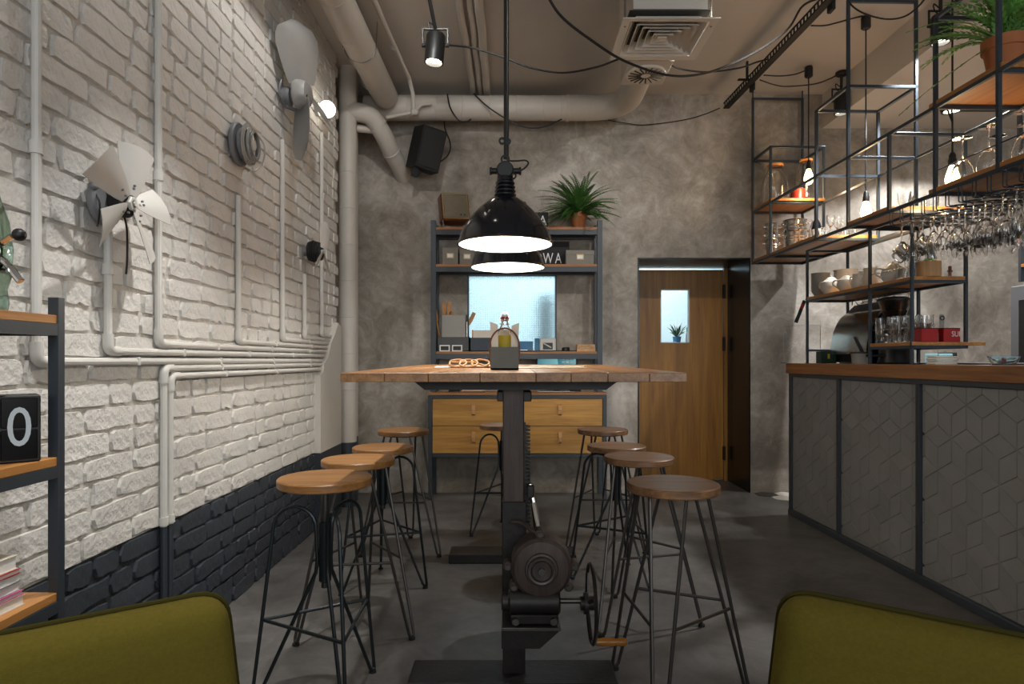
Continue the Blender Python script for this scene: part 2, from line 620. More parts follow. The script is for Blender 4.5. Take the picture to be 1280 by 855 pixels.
struct(mb.build('wall_front', M['plaster']))  # unseen wall; its two window openings are assumed, for the added daylight
struct(MB().span((-1.7, 8.6, 0), (4.6, 8.8, 2.95)).build('wall_far', M['kitchen']))
struct(MB().span((-1.7, 5.66, 0), (-1.6, 8.6, 2.95)).build('wall_far_left', M['kitchen']))
# dropped soffit over the bar
struct(MB().span((2.64, -3.5, 3.10), (4.5, 5.45, CEIL)).build('trim_2', M['ceiling']))

# left wall: mortar bed, plastered return, and every brick
BX, MX, DADO = -1.300, -1.3085, 0.515
wl = MB().span((-1.7, -3.9, DADO), (MX, 4.74, CEIL)).span((-1.7, 4.74, DADO), (-1.45, 5.45, CEIL)).build('wall_left', M['mortar_white'])
struct(wl)
MB().span((-1.7, -3.9, 0), (MX, 4.74, DADO)).span((-1.7, 4.74, 0), (-1.45, 5.45, DADO)).build('painted_dado', M['mortar_navy'], wl)['label'] = 'navy painted lower band of the brick wall'

def brick_shape(length, height, rnd):
    """worn brick: a ragged 14 point outline and a short skirt back into the mortar, 40 triangles"""
    hl, hh = length / 2, height / 2
    per = [(-1 + 2 * i / 5, -1) for i in range(6)] + [(1, 0)] + [(1 - 2 * i / 5, 1) for i in range(6)] + [(-1, 0)]
    front, back = [], []
    tx_, tz_ = rnd.uniform(-.012, .012), rnd.uniform(-.03, .03)
    for (a, b) in per:
        corner = abs(a) == 1 and abs(b) == 1
        u, v = a * hl, b * hh
        if abs(b) == 1: v -= b * abs(rnd.gauss(0, .0030)) + b * .001
        if abs(a) == 1: u -= a * abs(rnd.gauss(0, .0045)) + a * .001
        if not corner and abs(b) == 1: u += rnd.uniform(-.012, .012)
        if corner:
            k = rnd.uniform(.002, .010)
            u -= a * k; v -= b * k * .6
        if rnd.random() < .04: v -= b * .006
        front.append((.0090 + u * tx_ + v * tz_ + rnd.uniform(-.0008, .0008), u, v))
        back.append((-.004, u + a * .003, v + b * .0025))
    n = len(per)
    fs = [tuple(range(n))] + [(k, n + k, n + (k + 1) % n, (k + 1) % n) for k in range(n)]
    return front + back, fs

rb = random.Random(11)
ROW, BH = 0.0775, 0.0712
LENS = {'s': 0.252, 'h': 0.123}
shapes = {k: [brick_shape(LENS[k], BH, rb) for _ in range(9)] for k in LENS}
meshes = {}
for k in shapes:
    for i, (vs, fs) in enumerate(shapes[k]):
        for c in ('white', 'navy'):
            b_ = MB(); b_.add(vs, fs)
            meshes[(k, i, c)] = b_.mesh('brick', M['brick_' + c], smooth=0)
bricks = []
z = DADO - 7 * ROW
row = 0
while z < CEIL - .01:
    y = 0.3 - rb.uniform(0, .2)
    last = ''
    while y < 4.72:
        k = 's' if (rb.random() < (.62 if row % 2 else .5)) else 'h'
        ln = LENS[k]
        if y + ln > 4.76:
            k, ln = 'h', LENS['h']
        if y + ln > 4.80: break
        zc = z + ROW / 2
        if zc - BH / 2 > -.03 and zc + BH / 2 < CEIL + .02 and y > 0.35:
            yc = y + ln / 2
            px, py = 640 - 1040 / yc, 450 - (zc - CAM_Z) * 800 / yc
            area = 1040 / yc ** 2 * ln * 800 / yc * BH
            if not (-60 < px < 425 and -25 < py < 880): area = 0
            bricks.append((area, k, rb.randrange(9), 'white' if z > DADO - .01 else 'navy', yc, max(zc, BH / 2 + .001), rb.uniform(-.002, .003), rb.uniform(-.012, .012)))
        y += ln + rb.uniform(.005, .010)
    z += ROW
    row += 1
bricks.sort(key=lambda q: -q[0])
for (a, k, i, c, yc, zc, dx, rr) in bricks[:300]:
    link('brick', meshes[(k, i, c)], wl, (MX + dx, yc, zc), (rr, 0, 0))
for c in ('white', 'navy'):
    b_ = MB()
    for (a, k, i, cc, yc, zc, dx, rr) in bricks[300:]:
        if cc == c:
            vs, fs = shapes[k][i]
            b_.add([(x + MX + dx, u * math.cos(rr) - v * math.sin(rr) + yc, v * math.cos(rr) + u * math.sin(rr) + zc) for x, u, v in vs], fs)
    o = b_.build('bricks', M['brick_' + c], wl, smooth=0)
    o['kind'] = 'stuff'

# plastered chase that swallows the pipe ends, and the flat board in the corner
def two_tone(poly, x0, x1, name):
    def cut(lo, hi):
        out = []
        n = len(poly)
        for i in range(n):
            a, b = poly[i], poly[(i + 1) % n]
            for (p, q) in ((a, b),):
                if lo <= p[1] <= hi: out.append(p)
                for zc in (lo, hi):
                    if (p[1] - zc) * (q[1] - zc) < 0:
                        t = (zc - p[1]) / (q[1] - p[1])
                        out.append((p[0] + (q[0] - p[0]) * t, zc))
        return out
    o = struct(MB().prism(cut(DADO, 9), x0, x1, lambda u, v, t: (t, u, v)).build(name, M['plaster']))
    MB().prism(cut(-1, DADO), x0, x1, lambda u, v, t: (t, u, v)).build('painted_foot', M['pipe_navy'], o)
    return o
two_tone([(4.22, 0.0), (4.735, 0.0), (4.735, 1.37), (4.66, 1.40), (4.56, 1.31), (4.46, 1.24), (4.40, 1.15), (4.30, 1.10), (4.285, 1.05), (4.22, 1.03)], -1.31, -1.262, 'trim_3')
two_tone([(5.14, 0.0), (5.18, 0.0), (5.18, 3.38), (5.14, 3.38)], -1.33, -1.245, 'trim_4')

# hexagon floor tiles in the corner by the bar
fl = bpy.data.objects['floor']
hs = 0.098
hexmesh = {}
for c in ('tile_light', 'tile_dark'):
    hexmesh[c] = MB().prism([(hs * .97 * math.cos(PI / 6 + PI / 3 * i), hs * .97 * math.sin(PI / 6 + PI / 3 * i)) for i in range(6)], 0, .006, lambda u, v, t: (u, v, t), bev=.002).mesh('floor_tile', M[c], smooth=0)
for r in range(5):
    for q in range(4):
        x = 2.13 + q * hs * math.sqrt(3) + (r % 2) * hs * math.sqrt(3) / 2
        y = 5.36 - r * hs * 1.5
        if x - 2.05 < (r - .6) * .085: continue
        link('floor_tile', hexmesh['tile_dark' if (r + q * 2) % 3 == 0 or (r == 0 and q % 2 == 0) else 'tile_light'], fl, (x, y, 0))

# window into the kitchen: patterned glass in a thin steel frame
def wired_glass():
    m, nt, N, L, p = new_mat('wired obscure glass')
    p.inputs['Base Color'].default_value = (0.90, 0.97, 1, 1)
    p.inputs['Roughness'].default_value = 0.3
    p.inputs['IOR'].default_value = 1.3
    p.inputs['Transmission Weight'].default_value = 1.0
    tc = N.new('ShaderNodeTexCoord')
    sep = N.new('ShaderNodeSeparateXYZ')
    L.new(tc.outputs['Object'], sep.inputs[0])
    outs = []
    for ax in ('X', 'Z'):
        k = N.new('ShaderNodeMath'); k.operation = 'MULTIPLY'; k.inputs[1].default_value = 2 * PI / .019
        L.new(sep.outputs[ax], k.inputs[0])
        sn = N.new('ShaderNodeMath'); sn.operation = 'SINE'
        L.new(k.outputs[0], sn.inputs[0])
        outs.append(sn)
    mx = N.new('ShaderNodeMath'); mx.operation = 'MAXIMUM'
    L.new(outs[0].outputs[0], mx.inputs[0]); L.new(outs[1].outputs[0], mx.inputs[1])
    b = N.new('ShaderNodeBump'); b.inputs['Strength'].default_value = .8; b.inputs['Distance'].default_value = .0032
    L.new(mx.outputs[0], b.inputs['Height'])
    L.new(b.outputs[0], p.inputs['Normal'])
    return m
M['wired'] = wired_glass()
w1 = MB().span((WX0, YB + .01, WZ0), (WX0 + .014, YB + .06, WZ1)).span((WX1 - .014, YB + .01, WZ0), (WX1, YB + .06, WZ1)).span((WX0, YB + .01, WZ1 - .014), (WX1, YB + .06, WZ1)).span((WX0, YB + .01, WZ0), (WX1, YB + .06, WZ0 + .014)).build('window_1', M['steel_blue'])
struct(w1)
MB().span((WX0 + .012, YB + .03, WZ0 + .012), (WX1 - .012, YB + .036, WZ1 - .012)).build('pane', M['wired'], w1)

# the door at the back of the niche
YD = YB + .54
d1 = bpy.data.objects.new('door_1', None); COL.objects.link(d1); d1.location = (1.55, YD, 0); struct(d1)
DX0, DX1, DZ0, DZ1 = 1.075, 1.978, .012, 1.972
GX0, GX1, GZ0, GZ1 = 1.388, 1.662, 1.288, 1.792
off = (1.55, YD, 0)
lf = MB()
for a, b in (((DX0, DZ0), (GX0, DZ1)), ((GX1, DZ0), (DX1, DZ1)), ((GX0, DZ0), (GX1, GZ0)), ((GX0, GZ1), (GX1, DZ1))):
    lf.span((a[0], YD, a[1]), (b[0], YD + .045, b[1]))
lf.build('leaf', M['oak_door'], d1, off, smooth=0)
fr = MB()
for a, b in (((GX0, GZ0), (GX0 + .008, GZ1)), ((GX1 - .008, GZ0), (GX1, GZ1)), ((GX0, GZ0), (GX1, GZ0 + .008)), ((GX0, GZ1 - .008), (GX1, GZ1))):
    fr.span((a[0], YD - .004, a[1]), (b[0], YD + .049, b[1]))
fr.build('glazing_bead', M['white_plastic'], d1, off)
MB().span((GX0 + .004, YD + .02, GZ0 + .004), (GX1 - .004, YD + .026, GZ1 - .004)).build('pane', M['glass'], d1, off)
MB().span((1.984, YD, 0), (2.017, YD + .05, 1.985)).build('jamb', M['oak_door'], d1, off)
for zc in (1.77, 1.28, .26):
    MB().box((1.981, YD - .008, zc), (.026, .016, .13), .004).cyl((1.981, YD - .018, zc - .062), .008, .124, 10).build('hinge', M['black'], d1, off)

# things in the kitchen, seen through the glass
solo('tall_cabinet', MB().span((0, 0, 0), (.125, .5, 1.78), .01).span((.012, -.012, .1), (.113, 0, 1.74), .004), mat('blue grey cabinet', '#2f4a63', .5), (.285, 6.35, 0), 'tall blue grey cabinet behind the obscure glass window', 'cabinet')
kc = thing('kitchen_counter', (1.7, 6.75, 0), 'pale kitchen counter seen through the glass in the door', 'counter')
MB().span((-.55, -.25, 0), (.75, .3, 1.27), .004).build('body', M['kitchen'], kc)
MB().span((-.57, -.28, 1.27), (.77, .31, 1.30), .004).build('worktop', mat('blue worktop', '#8fc4d8', .4), kc)
kp = thing('potted_plant', (1.70, 6.6, 1.30), 'small plant in a blue pot beyond the door glass', 'plant')
MB().lathe([(0, 0), (.035, 0), (.045, .07), (.04, .07), (.033, .01), (0, .01)], n=14).build('pot', M['blue_card'], kp)
lv = MB()
rp = random.Random(3)
for i in range(40):
    a, e, l = rp.uniform(0, 2 * PI), rp.uniform(.35, 1.4), rp.uniform(.09, .17)
    d = Vector((math.cos(a) * math.cos(e), math.sin(a) * math.cos(e), math.sin(e)))
    s_ = d.orthogonal().normalized() * .007
    q = Vector((0, 0, .06)) + d * l
    m_ = Vector((0, 0, .06)) + d * l * .6 + Vector((0, 0, .015))
    lv.add([(0, 0, .055), m_ - s_, q, m_ + s_], [(0, 1, 2, 3)])
lv.build('foliage', M['fern_dark'], kp, smooth=0)
sb = thing('soap_bottle', (1.815, 6.62, 1.30), 'white and red bottle with a green cap beyond the door glass', 'bottle')
MB().lathe([(0, 0), (.02, 0), (.022, .05), (.02, .10), (.01, .12), (0, .12)], n=12).build('body', M['white_plastic'], sb)
MB().cyl((0, 0, .12), .012, .045, 10).build('cap', mat('green cap', '#2f8a5a', .5), sb)

# ================================================================== pipes on the brick wall
PX = -1.284
def wall_pipe(px, zh, z_top, y_end, label, r=.0125, up=True, couple=None):
    y = 1027.2 / (640 - px)
    o = thing('wall_pipe', (PX, y, 0 if not up else zh), label, 'pipe', 'white conduit pipes on the brick wall')
    off = (PX, y, 0 if not up else zh)
    if up:
        MB().tube(fillet([(PX, y, z_top), (PX, y, zh), (PX, y_end, zh)], .03, 6), r, 10).build('pipe_run', M['pipe_white'], o, off)
    else:
        MB().tube(fillet([(PX, y, DADO), (PX, y, zh), (PX, y_end, zh)], .03, 6), r, 10).build('pipe_run', M['pipe_white'], o, off)
        MB().tube([(PX, y, 0.0), (PX, y, DADO)], r, 10).build('painted_foot', M['pipe_navy'], o, off)
        MB().cyl((PX, y, DADO + .005), r * 1.35, .03, 12).build('coupling', M['pipe_white'], o, off)
    s = 1 if up else -1
    MB().tube(fillet([(PX, y, zh + s * .055), (PX, y, zh), (PX, y + .055, zh)], .028, 6), r * 1.32, 12).build('elbow', M['pipe_white'], o, off)
    for zc in (couple or []):
        MB().cyl((PX, y, zc), r * 1.4, .035, 12).build('coupling', M['pipe_white'], o, off)
    yy = y + .45
    while yy < y_end - .2:
        MB().span((MX, yy, zh - r * 1.15), (PX + r * 1.15, yy + .014, zh + r * 1.15), .003).build('clip', M['pipe_white'], o, off)
        yy += .62
    return o
TOPZ = CEIL
wall_pipe(45.5, 1.124, TOPZ, 4.34, 'white wall pipe nearest the camera, rising behind the black shelf', couple=[1.685])
wall_pipe(135, 1.157, 1.54, 4.37, 'white wall pipe running down from the first metal fan', couple=[1.40])
wall_pipe(198, 1.186, TOPZ, 4.40, 'white wall pipe rising to the ceiling just right of the first fan', couple=[1.78])
wall_pipe(298, 1.215, 1.90, 4.43, 'white wall pipe running down from the coiled wire motor')
wall_pipe(353, 1.243, 2.36, 4.46, 'white wall pipe running down from the big upper propeller')
wall_pipe(380.5, 1.268, 1.66, 4.49, 'white wall pipe running down from the small far fan')
wall_pipe(402, 1.296, 2.66, 4.53, 'white wall pipe farthest along the wall, below the round lamp')
wall_pipe(204.5, 1.098, 0, 4.31, 'outer of the two white wall pipes that drop to the floor', up=False)
wall_pipe(212.5, 1.068, 0, 4.28, 'inner of the two white wall pipes that drop to the floor', up=False)

# ------------------------------------------------------------------ corner column and its elbow
cp = thing('corner_pipe', (-1.275, 4.97, 0), 'thick white vertical pipe in the far left corner with navy foot', 'pipe')
off = (-1.275, 4.97, 0)
MB().cyl((-1.275, 4.97, DADO - .02), .068, CEIL - DADO + .02, 24).build('riser', M['duct'], cp, off)
MB().cyl((-1.275, 4.97, 0), .068, DADO - .02, 24).build('painted_foot', M['pipe_navy'], cp, off)
for zc in (.9, 1.18, 1.46, 1.74, 2.02, 2.3, 2.58):
    MB().lathe([(.068, -.004), (.0705, 0), (.068, .004)], (-1.275, 4.97, zc), 24, R=None).build('wrap_seam', M['duct'], cp, off)
MB().tube(spline([(-1.275, 4.97, 3.055), (-1.19, 4.98, 3.055), (-1.10, 5.02, 3.03), (-1.03, 5.10, 2.93), (-.99, 5.22, 2.84), (-.955, 5.34, 2.77), (-.925, 5.50, 2.69)], 5), .072, 20).build('branch_elbow', M['duct'], cp, off)
for a, b in (((-1.055, 5.065, 2.975), (.72, .48, -.85)), ((-.985, 5.235, 2.83), (.4, 1.1, -.75))):
    R = Vector(b).normalized().to_track_quat('Z', 'Y').to_matrix()
    MB().lathe([(.071, -.012), (.0765, -.008), (.0765, .008), (.071, .012)], a, 24, R=R).build('joint_band', M['duct'], cp, off)
MB().tube([(-1.24, 5.05, 2.96), (-1.05, 5.10, 2.955), (-1.0, 5.3, 2.95)], .03, 12).build('short_branch', M['duct'], cp, off)

# ------------------------------------------------------------------ ceiling ducts
da = thing('ceiling_duct', (-1.02, 3.4, 3.22), 'large pale round duct running along the ceiling above the brick wall', 'duct')
off = (-1.02, 3.4, 3.22)
MB().tube([(-1.035, 2.2, 3.22), (-1.02, 3.4, 3.22), (-1.005, 5.08, 3.22)], .098, 28).build('duct_run', M['duct'], da, off)
for yy in (2.9, 3.3, 3.62, 4.05, 4.4, 4.75, 5.02):
    MB().lathe([(.0978, -.007), (.1005, -.003), (.1005, .003), (.0978, .007)], (-1.02, yy, 3.22), 28, 'y').build('seam', M['duct'], da, off)
MB().tube([(-1.14, 4.28, CEIL), (-1.13, 4.28, 3.22)] + [(-1.015 - .105 * math.cos(t), 4.28, 3.22 - .105 * math.sin(t)) for t in [PI * i / 14 for i in range(15)]] + [(-.90, 4.28, CEIL)], .004, 6).build('hanger_strap', M['steel'], da, off)

db = thing('cross_duct', (-.3, 5.24, 3.19), 'pale round duct crossing above the back wall and bending to the vent', 'duct')
off = (-.3, 5.24, 3.19)
MB().tube(fillet([(-1.2, 5.24, 3.19), (.2, 5.24, 3.19), (.93, 5.24, 3.19), (.885, 4.262, 3.14)], .34, 12), .098, 28).build('duct_run', M['duct'], db, off)
for xx in (-.85, -.62, -.40, -.18, .04, .26, .40, .62):
    MB().lathe([(.0978, -.005), (.1002, -.002), (.1002, .002), (.0978, .005)], (xx, 5.24, 3.19), 28, 'x').build('seam', M['duct'], db, off)
MB().lathe([(.097, -.012), (.104, -.009), (.104, .009), (.097, .012)], (.455, 5.24, 3.19), 28, 'x').build('hanger_band', M['duct'], db, off)

# thin pipes and wrapped lines
cpipe = thing('sprinkler_pipe', (-.83, 4.2, 3.33), 'thin white pipe along the ceiling ending in a tee joint', 'pipe')
off = (-.83, 4.2, 3.33)
MB().tube([(-.88, 2.3, 3.33), (-.835, 4.2, 3.33), (-.80, 4.98, 3.32), (-.785, 5.06, 3.24), (-.78, 5.09, 3.10)], .016, 10).build('pipe_run', M['duct'], cpipe, off)
MB().tube([(-1.0, 5.10, 3.06), (-.78, 5.09, 3.10), (-.72, 5.09, 3.16), (-.64, 5.09, 3.17)], .014, 10).build('tee_branch', M['duct'], cpipe, off)
MB().box((-.775, 5.09, 3.10), (.06, .05, .05), .012).build('tee_joint', M['duct'], cpipe, off)
for yy in (3.84, 4.5):
    MB().cyl((-.845 + (yy - 3.84) * .02, yy - .012, 3.33), .024, .024, 12, 'y').build('collar', M['duct'], cpipe, off)
for k, (x0, rr, lab) in enumerate(((-.325, .024, 'slim wrapped white pipe on the ceiling, left of the wrapped three'), (-.262, .022, 'wrapped white pipe on the ceiling, middle one of three'), (-.202, .03, 'thickest wrapped white pipe on the ceiling, right of three'))):
    rw = random.Random(k + 5)
    pts = [(x0 + rw.uniform(-.006, .006), 2.4 + i * .274, CEIL - rr - .014) for i in range(12)]
    pts += [(x0, 5.07, 3.31), (x0, 5.09, 3.25)] if k == 9 else []
    solo('wrapped_pipe', MB().tube(spline(pts, 3), rr, 10), M['duct'], (x0, 4, 3.33), lab, 'pipe', 'wrapped refrigerant lines on the ceiling', off=(x0, 4, 3.33))

# ------------------------------------------------------------------ four way ceiling diffuser with its plenum
dv = thing('ceiling_diffuser', (.85, 3.65, 2.95), 'square white four way air diffuser hanging below the ceiling', 'vent')
off = (.85, 3.65, 2.95)
cx, cy, H, Zd = .852, 3.648, .26, 2.95
def square_ring(mbx, ho, hi, zo, zi, th=.004):
    q = [(-1, -1), (1, -1), (1, 1), (-1, 1)]
    vs = [(cx + a * ho, cy + b * ho * .92, zo) for a, b in q] + [(cx + a * hi, cy + b * hi * .92, zi) for a, b in q]
    vs += [(cx + a * ho, cy + b * ho * .92, zo + th) for a, b in q] + [(cx + a * hi, cy + b * hi * .92, zi + th) for a, b in q]
    fs = []
    for i in range(4):
        j = (i + 1) % 4
        fs += [(i, j, 4 + j, 4 + i), (8 + j, 8 + i, 12 + i, 12 + j), (i, 8 + i, 8 + j, j), (4 + i, 4 + j, 12 + j, 12 + i)]
    mbx.add(vs, fs)
    return mbx
square_ring(MB(), H, H * .82, Zd, Zd + .004).build('flange', M['vent'], dv, off)
MB().span((cx - H * .84, cy - H * .78, Zd + .06), (cx + H * .84, cy + H * .78, Zd + .063)).build('dark_back', M['vent_dark'], dv, off)
for i in range(5):
    a = .80 - i * .145
    square_ring(MB(), H * a, H * (a - .135), Zd + .006, Zd + .05).build('louvre', M['vent'], dv, off)
MB().span((cx - H * .10, cy - H * .09, Zd + .004), (cx + H * .10, cy + H * .09, Zd + .012)).build('centre_plate', M['vent'], dv, off)
MB().span((cx - .20, cy - .21, Zd + .065), (cx + .20, cy + .24, CEIL)).build('plenum_box', M['duct'], dv, off)
for sx in (-1, 1):
    MB().cyl((cx + sx * .235, cy - .15, Zd), .006, CEIL - Zd, 8).build('hanger_rod', M['steel'], dv, off)
rv = thing('round_vent', (.86, 4.08, 2.93), 'small round swirl vent under a box behind the square diffuser', 'vent')
off = (.86, 4.08, 2.93)
MB().span((.72, 3.92, 2.96), (.995, 4.26, 3.30), .004).build('plenum_box', M['duct'], rv, off)
MB().cyl((.855, 4.09, 2.945), .125, .016, 32).build('face_plate', M['vent'], rv, off)
for i in range(18):
    a = 2 * PI * i / 18
    R = Matrix.Rotation(a, 3, 'Z') @ Matrix.Rotation(.5, 3, 'X')
    MB().box((.855 + .072 * math.cos(a), 4.09 + .072 * math.sin(a), 2.944), (.08, .010, .003), R=R).build('vane', M['vent_dark'], rv, off)
td = solo('supply_duct', MB().cyl((0, 0, 0), .115, 1.9, 28, 'y').cyl((0, 1.3, 0), .122, .03, 28, 'y'), M['duct'], (.86, 1.35, 3.24), 'round pale duct end above the near side of the square diffuser', 'duct')

# ------------------------------------------------------------------ perforated black track hanging on the right
tr = thing('cable_tray', (1.79, 4.0, 3.24), 'long black perforated steel tray hanging from the ceiling on the right', 'tray')
off = (1.79, 4.0, 3.24)
y0, y1 = 2.6, 5.28
def tx(y): return 1.765 + (5.25 - y) * .042
web, lip = MB(), MB()
n = 64
dyp = (y1 - y0) / n
for i in range(n):                      # punched web: solid edges with a rib between holes
    a, b = y0 + i * dyp, y0 + (i + 1) * dyp
    xm = tx((a + b) / 2)
    web.box((xm - .018, a + dyp * .2, 3.226), (.004, dyp * .4, .030))
for zc in (3.207, 3.246):
    R = Matrix.Rotation(.042, 3, 'Z')
    web.box((tx((y0 + y1) / 2) - .018, (y0 + y1) / 2, zc), (.004, y1 - y0, .012), R=R)
lip.box((tx((y0 + y1) / 2) + .004, (y0 + y1) / 2, 3.203), (.042, y1 - y0, .004), R=Matrix.Rotation(.042, 3, 'Z'))
lip.box((tx((y0 + y1) / 2) + .024, (y0 + y1) / 2, 3.228), (.004, y1 - y0, .054), R=Matrix.Rotation(.042, 3, 'Z'))
web.build('punched_web', M['black_matt'], tr, off)
lip.build('angle_profile', M['black_matt'], tr, off)
for yy in (4.85, 3.74):
    MB().span((tx(yy) - .07, yy - .015, 3.25), (tx(yy) + .05, yy + .015, 3.256)).span((tx(yy) - .006, yy - .012, 3.25), (tx(yy) + .006, yy + .012, CEIL)).span((tx(yy) + .03, yy - .02, 3.17), (tx(yy) + .055, yy + .04, 3.25), .004).build('bracket', M['black_matt'], tr, off)

# ------------------------------------------------------------------ loose cables
def cable(name, pts, label, r=.006, k=8):
    P = spline(pts, k)
    c = P[len(P) // 2]
    return solo(name, MB().tube(P, r, 6), M['cable'], c, label, 'cable', 'loose black cables under the ceiling', off=c)
cable('ceiling_cable', [at(557, 56, 3.62), at(590, 60, 3.7), at(630, 72, 3.7), at(661, 84, 3.65), at(703, 91, 3.6), at(745, 84, 3.5), at(773, 74, 3.42)], 'black cable sagging from the left ceiling spot to the diffuser')
cable('ceiling_cable', [at(680, -12, 2.9), at(702, 21, 2.95), at(740, 51, 3.0), at(780, 76, 3.1), at(830, 93, 3.2), at(868, 94, 3.3), at(905, 84, 3.4), at(950, 62, 3.5), at(985, 36, 3.6), at(1003, 8, 3.65), at(1025, -3, 3.7)], 'long black cable looping below the diffuser up to the tray', .0065)
cable('ceiling_cable', [at(559, 117, 5.12), at(563, 135, 5.12), at(573, 150, 5.12), at(582, 152, 5.12), at(589, 149, 5.12)], 'short black cable loop hanging over the cross duct')
cable('ceiling_cable', [at(592, 117, 5.10), at(608, 132, 5.08), at(625, 144, 5.08), at(645, 155, 5.08), at(665, 160, 5.08), at(685, 157, 5.1), at(702, 149, 5.13)], 'black cable draped across the front of the cross duct')
cable('ceiling_cable', [at(834, 78, 4.3), at(850, 86, 4.3), at(884, 90, 4.4), at(924, 85, 4.5), at(945, 78, 4.5), at(960, 74, 4.55)], 'black cable between the round vent and the tray')
cable('ceiling_cable', [at(955, 94, 4.6), at(975, 95, 4.7), at(993, 93, 4.8), at(1005, 89, 4.9)], 'short black cable from the tray to the farthest bulb rose', .005)
cable('ceiling_cable', [at(950, 100, 4.7), at(968, 106, 4.8), at(985, 108, 4.85), at(1018, 105, 4.9), at(1036, 99, 5.0), at(1046, 94, 5.02)], 'black cable from the tray to the far bar spot', .005)
cable('ceiling_cable', [at(760, 150, 5.4), at(783, 154, 5.42), at(807, 156, 5.43), at(854, 150, 5.43), at(880, 143, 5.42), at(900, 135, 5.35)], 'thin black cable along the back wall under the tray end', .004)
cable('ceiling_cable', [at(1014, 32, 4.05), at(1030, 32, 4.1), at(1044, 29, 4.15), at(1062, 24, 4.2), at(1078, 20, 4.2)], 'short black cable from the tray to the middle bulb rose', .005)
cable('ceiling_cable', [at(1056, -6, 3.6), at(1066, 8, 3.6), at(1083, 18, 3.6), at(1109, 24, 3.6), at(1132, 20, 3.6), at(1150, 6, 3.6), at(1160, -8, 3.6)], 'black cable drooping at the top of the tall shelf frame', .005)

# ------------------------------------------------------------------ spots
def spot_light(loc, top, label, aim, watts, cone, r=.054, h=.165, color=NEUT, blend=.35, ros=True):
    """cylindrical track spot: lens at loc, hung by a yoke from top"""
    loc, top, aim = Vector(loc), Vector(top), Vector(aim)
    o = thing('ceiling_spot', loc, label, 'spotlight')
    d = (aim - loc).normalized()
    R = (-d).to_track_quat('Z', 'Y').to_matrix()
    MB().lathe([(r * .82, .02), (r * .86, 0), (r, 0), (r, h - .012), (r * .86, h), (0, h), (0, h - .01), (r * .5, .06)], n=24, R=R).build('housing', M['black'], o)
    MB().lathe([(0, .018), (r * .84, .022), (r * .84, .026), (0, .024)], n=20, R=R).build('lens', M['spot_lens'], o)
    yk = MB()
    c = -d * h * .62
    t = c + Vector((0, 0, h * .55))
    for s in (-1, 1):
        yk.tube([c + Vector((s * (r + .016), 0, 0)), t + Vector((s * (r + .016), 0, 0))], .007, 6)
        yk.cyl(c + Vector((s * (r + .002) - (.02 if s < 0 else 0), 0, 0)), .012, .02, 10, 'x')
    yk.tube([t - Vector((r + .02, 0, 0)), t + Vector((r + .02, 0, 0))], .007, 6)
    yk.build('yoke', M['black'], o)
    tt = top - loc
    MB().tube([t, t * .5 + tt * .5, tt], .011, 8).build('stem', M['black'], o)
    MB().tube(spline([-d * h, -d * h + Vector((-.035, 0, .03)), -d * h + Vector((-.04, 0, .07)), t + Vector((0, 0, .01))], 5), .004, 6).build('flex', M['cable'], o)
    if ros:
        MB().cyl(tt - Vector((0, 0, .03)), .045, .03, 18, b=.006).build('rose', M['black'], o)
    light('spot_beam', 'SPOT', loc + d * .012, watts, color, aim, .03, cone=cone, blend=blend, parent=o)
    return o

# ================================================================== lamps in view and out of it
spot_light((-.44, 3.60, 2.80), (-.505, 3.30, CEIL), 'black cylinder ceiling spot above the left stools, near the wrapped pipes', (-.66, 3.45, 0), 85, 66, blend=.7)
spot_light((2.585, 5.02, 3.06), (2.585, 5.02, CEIL), 'black spot farthest back over the bar, beside the farthest bulb cord', (2.66, 5.0, 0), 42, 80, color=(.97, .98, 1))
spot_light((2.585, 3.86, 3.04), (2.585, 3.86, CEIL), 'lit black spot over the bar left of the hanging fern pot', (2.62, 3.9, 0), 200, 112, color=(.97, .98, 1))
dl = thing('soffit_downlight', (3.40, 4.95, 3.10), 'small lit downlight on a black bar under the white soffit', 'spotlight')
MB().lathe([(.035, 0), (.075, 0), (.08, -.012), (.07, -.05), (.055, -.05), (.05, -.02)], n=20).build('housing', M['black'], dl)
MB().cyl((0, 0, -.042), .054, .006, 20).build('lens', M['spot_lens'], dl)
MB().span((.05, -.03, -.04), (.42, .03, 0)).build('mount_bar', M['black'], dl)
light('spot_beam', 'SPOT', (3.40, 4.95, 3.04), 110, (.97, .98, 1), (3.3, 4.9, 0), .03, cone=110, parent=dl)
# the row is assumed to go on out of the picture, over the camera's end of the room; the last two are added for the back wall
spot_light((-.46, 2.15, 2.88), (-.46, 2.15, CEIL), 'assumed black ceiling spot above the nearest left stool, out of the frame', (-1.10, 2.30, 0), 105, 64, blend=.8)
spot_light((-.46, 1.05, 2.88), (-.46, 1.05, CEIL), 'assumed black ceiling spot over the near shelf, out of the frame', (-1.12, 1.30, 0), 75, 64, blend=.8)
spot_light((-.80, 3.02, 3.30), (-.80, 3.02, CEIL), 'small assumed black ceiling spot beside the brick wall, just out of the frame', (-1.32, 3.0, 2.55), 20, 110, r=.04, h=.08)  # assumed unseen spot, read off the bright zone high on the brick
spot_light((1.45, 3.22, 3.13), (1.45, 3.22, CEIL), 'added black spot right of the diffuser, out of the frame, brightening the back wall', (.50, 5.5, 1.75), 60, 80, blend=.8)  # unseen extra spot, added because the back wall came out too dark
spot_light((-.46, 2.75, 3.30), (-.46, 2.75, CEIL), 'small added black spot out of the frame, brightening the speaker corner', (-.45, 5.5, 2.0), 45, 80, r=.04, h=.08, blend=.8)  # added fill spot, unseen, lifts the left part of the back wall

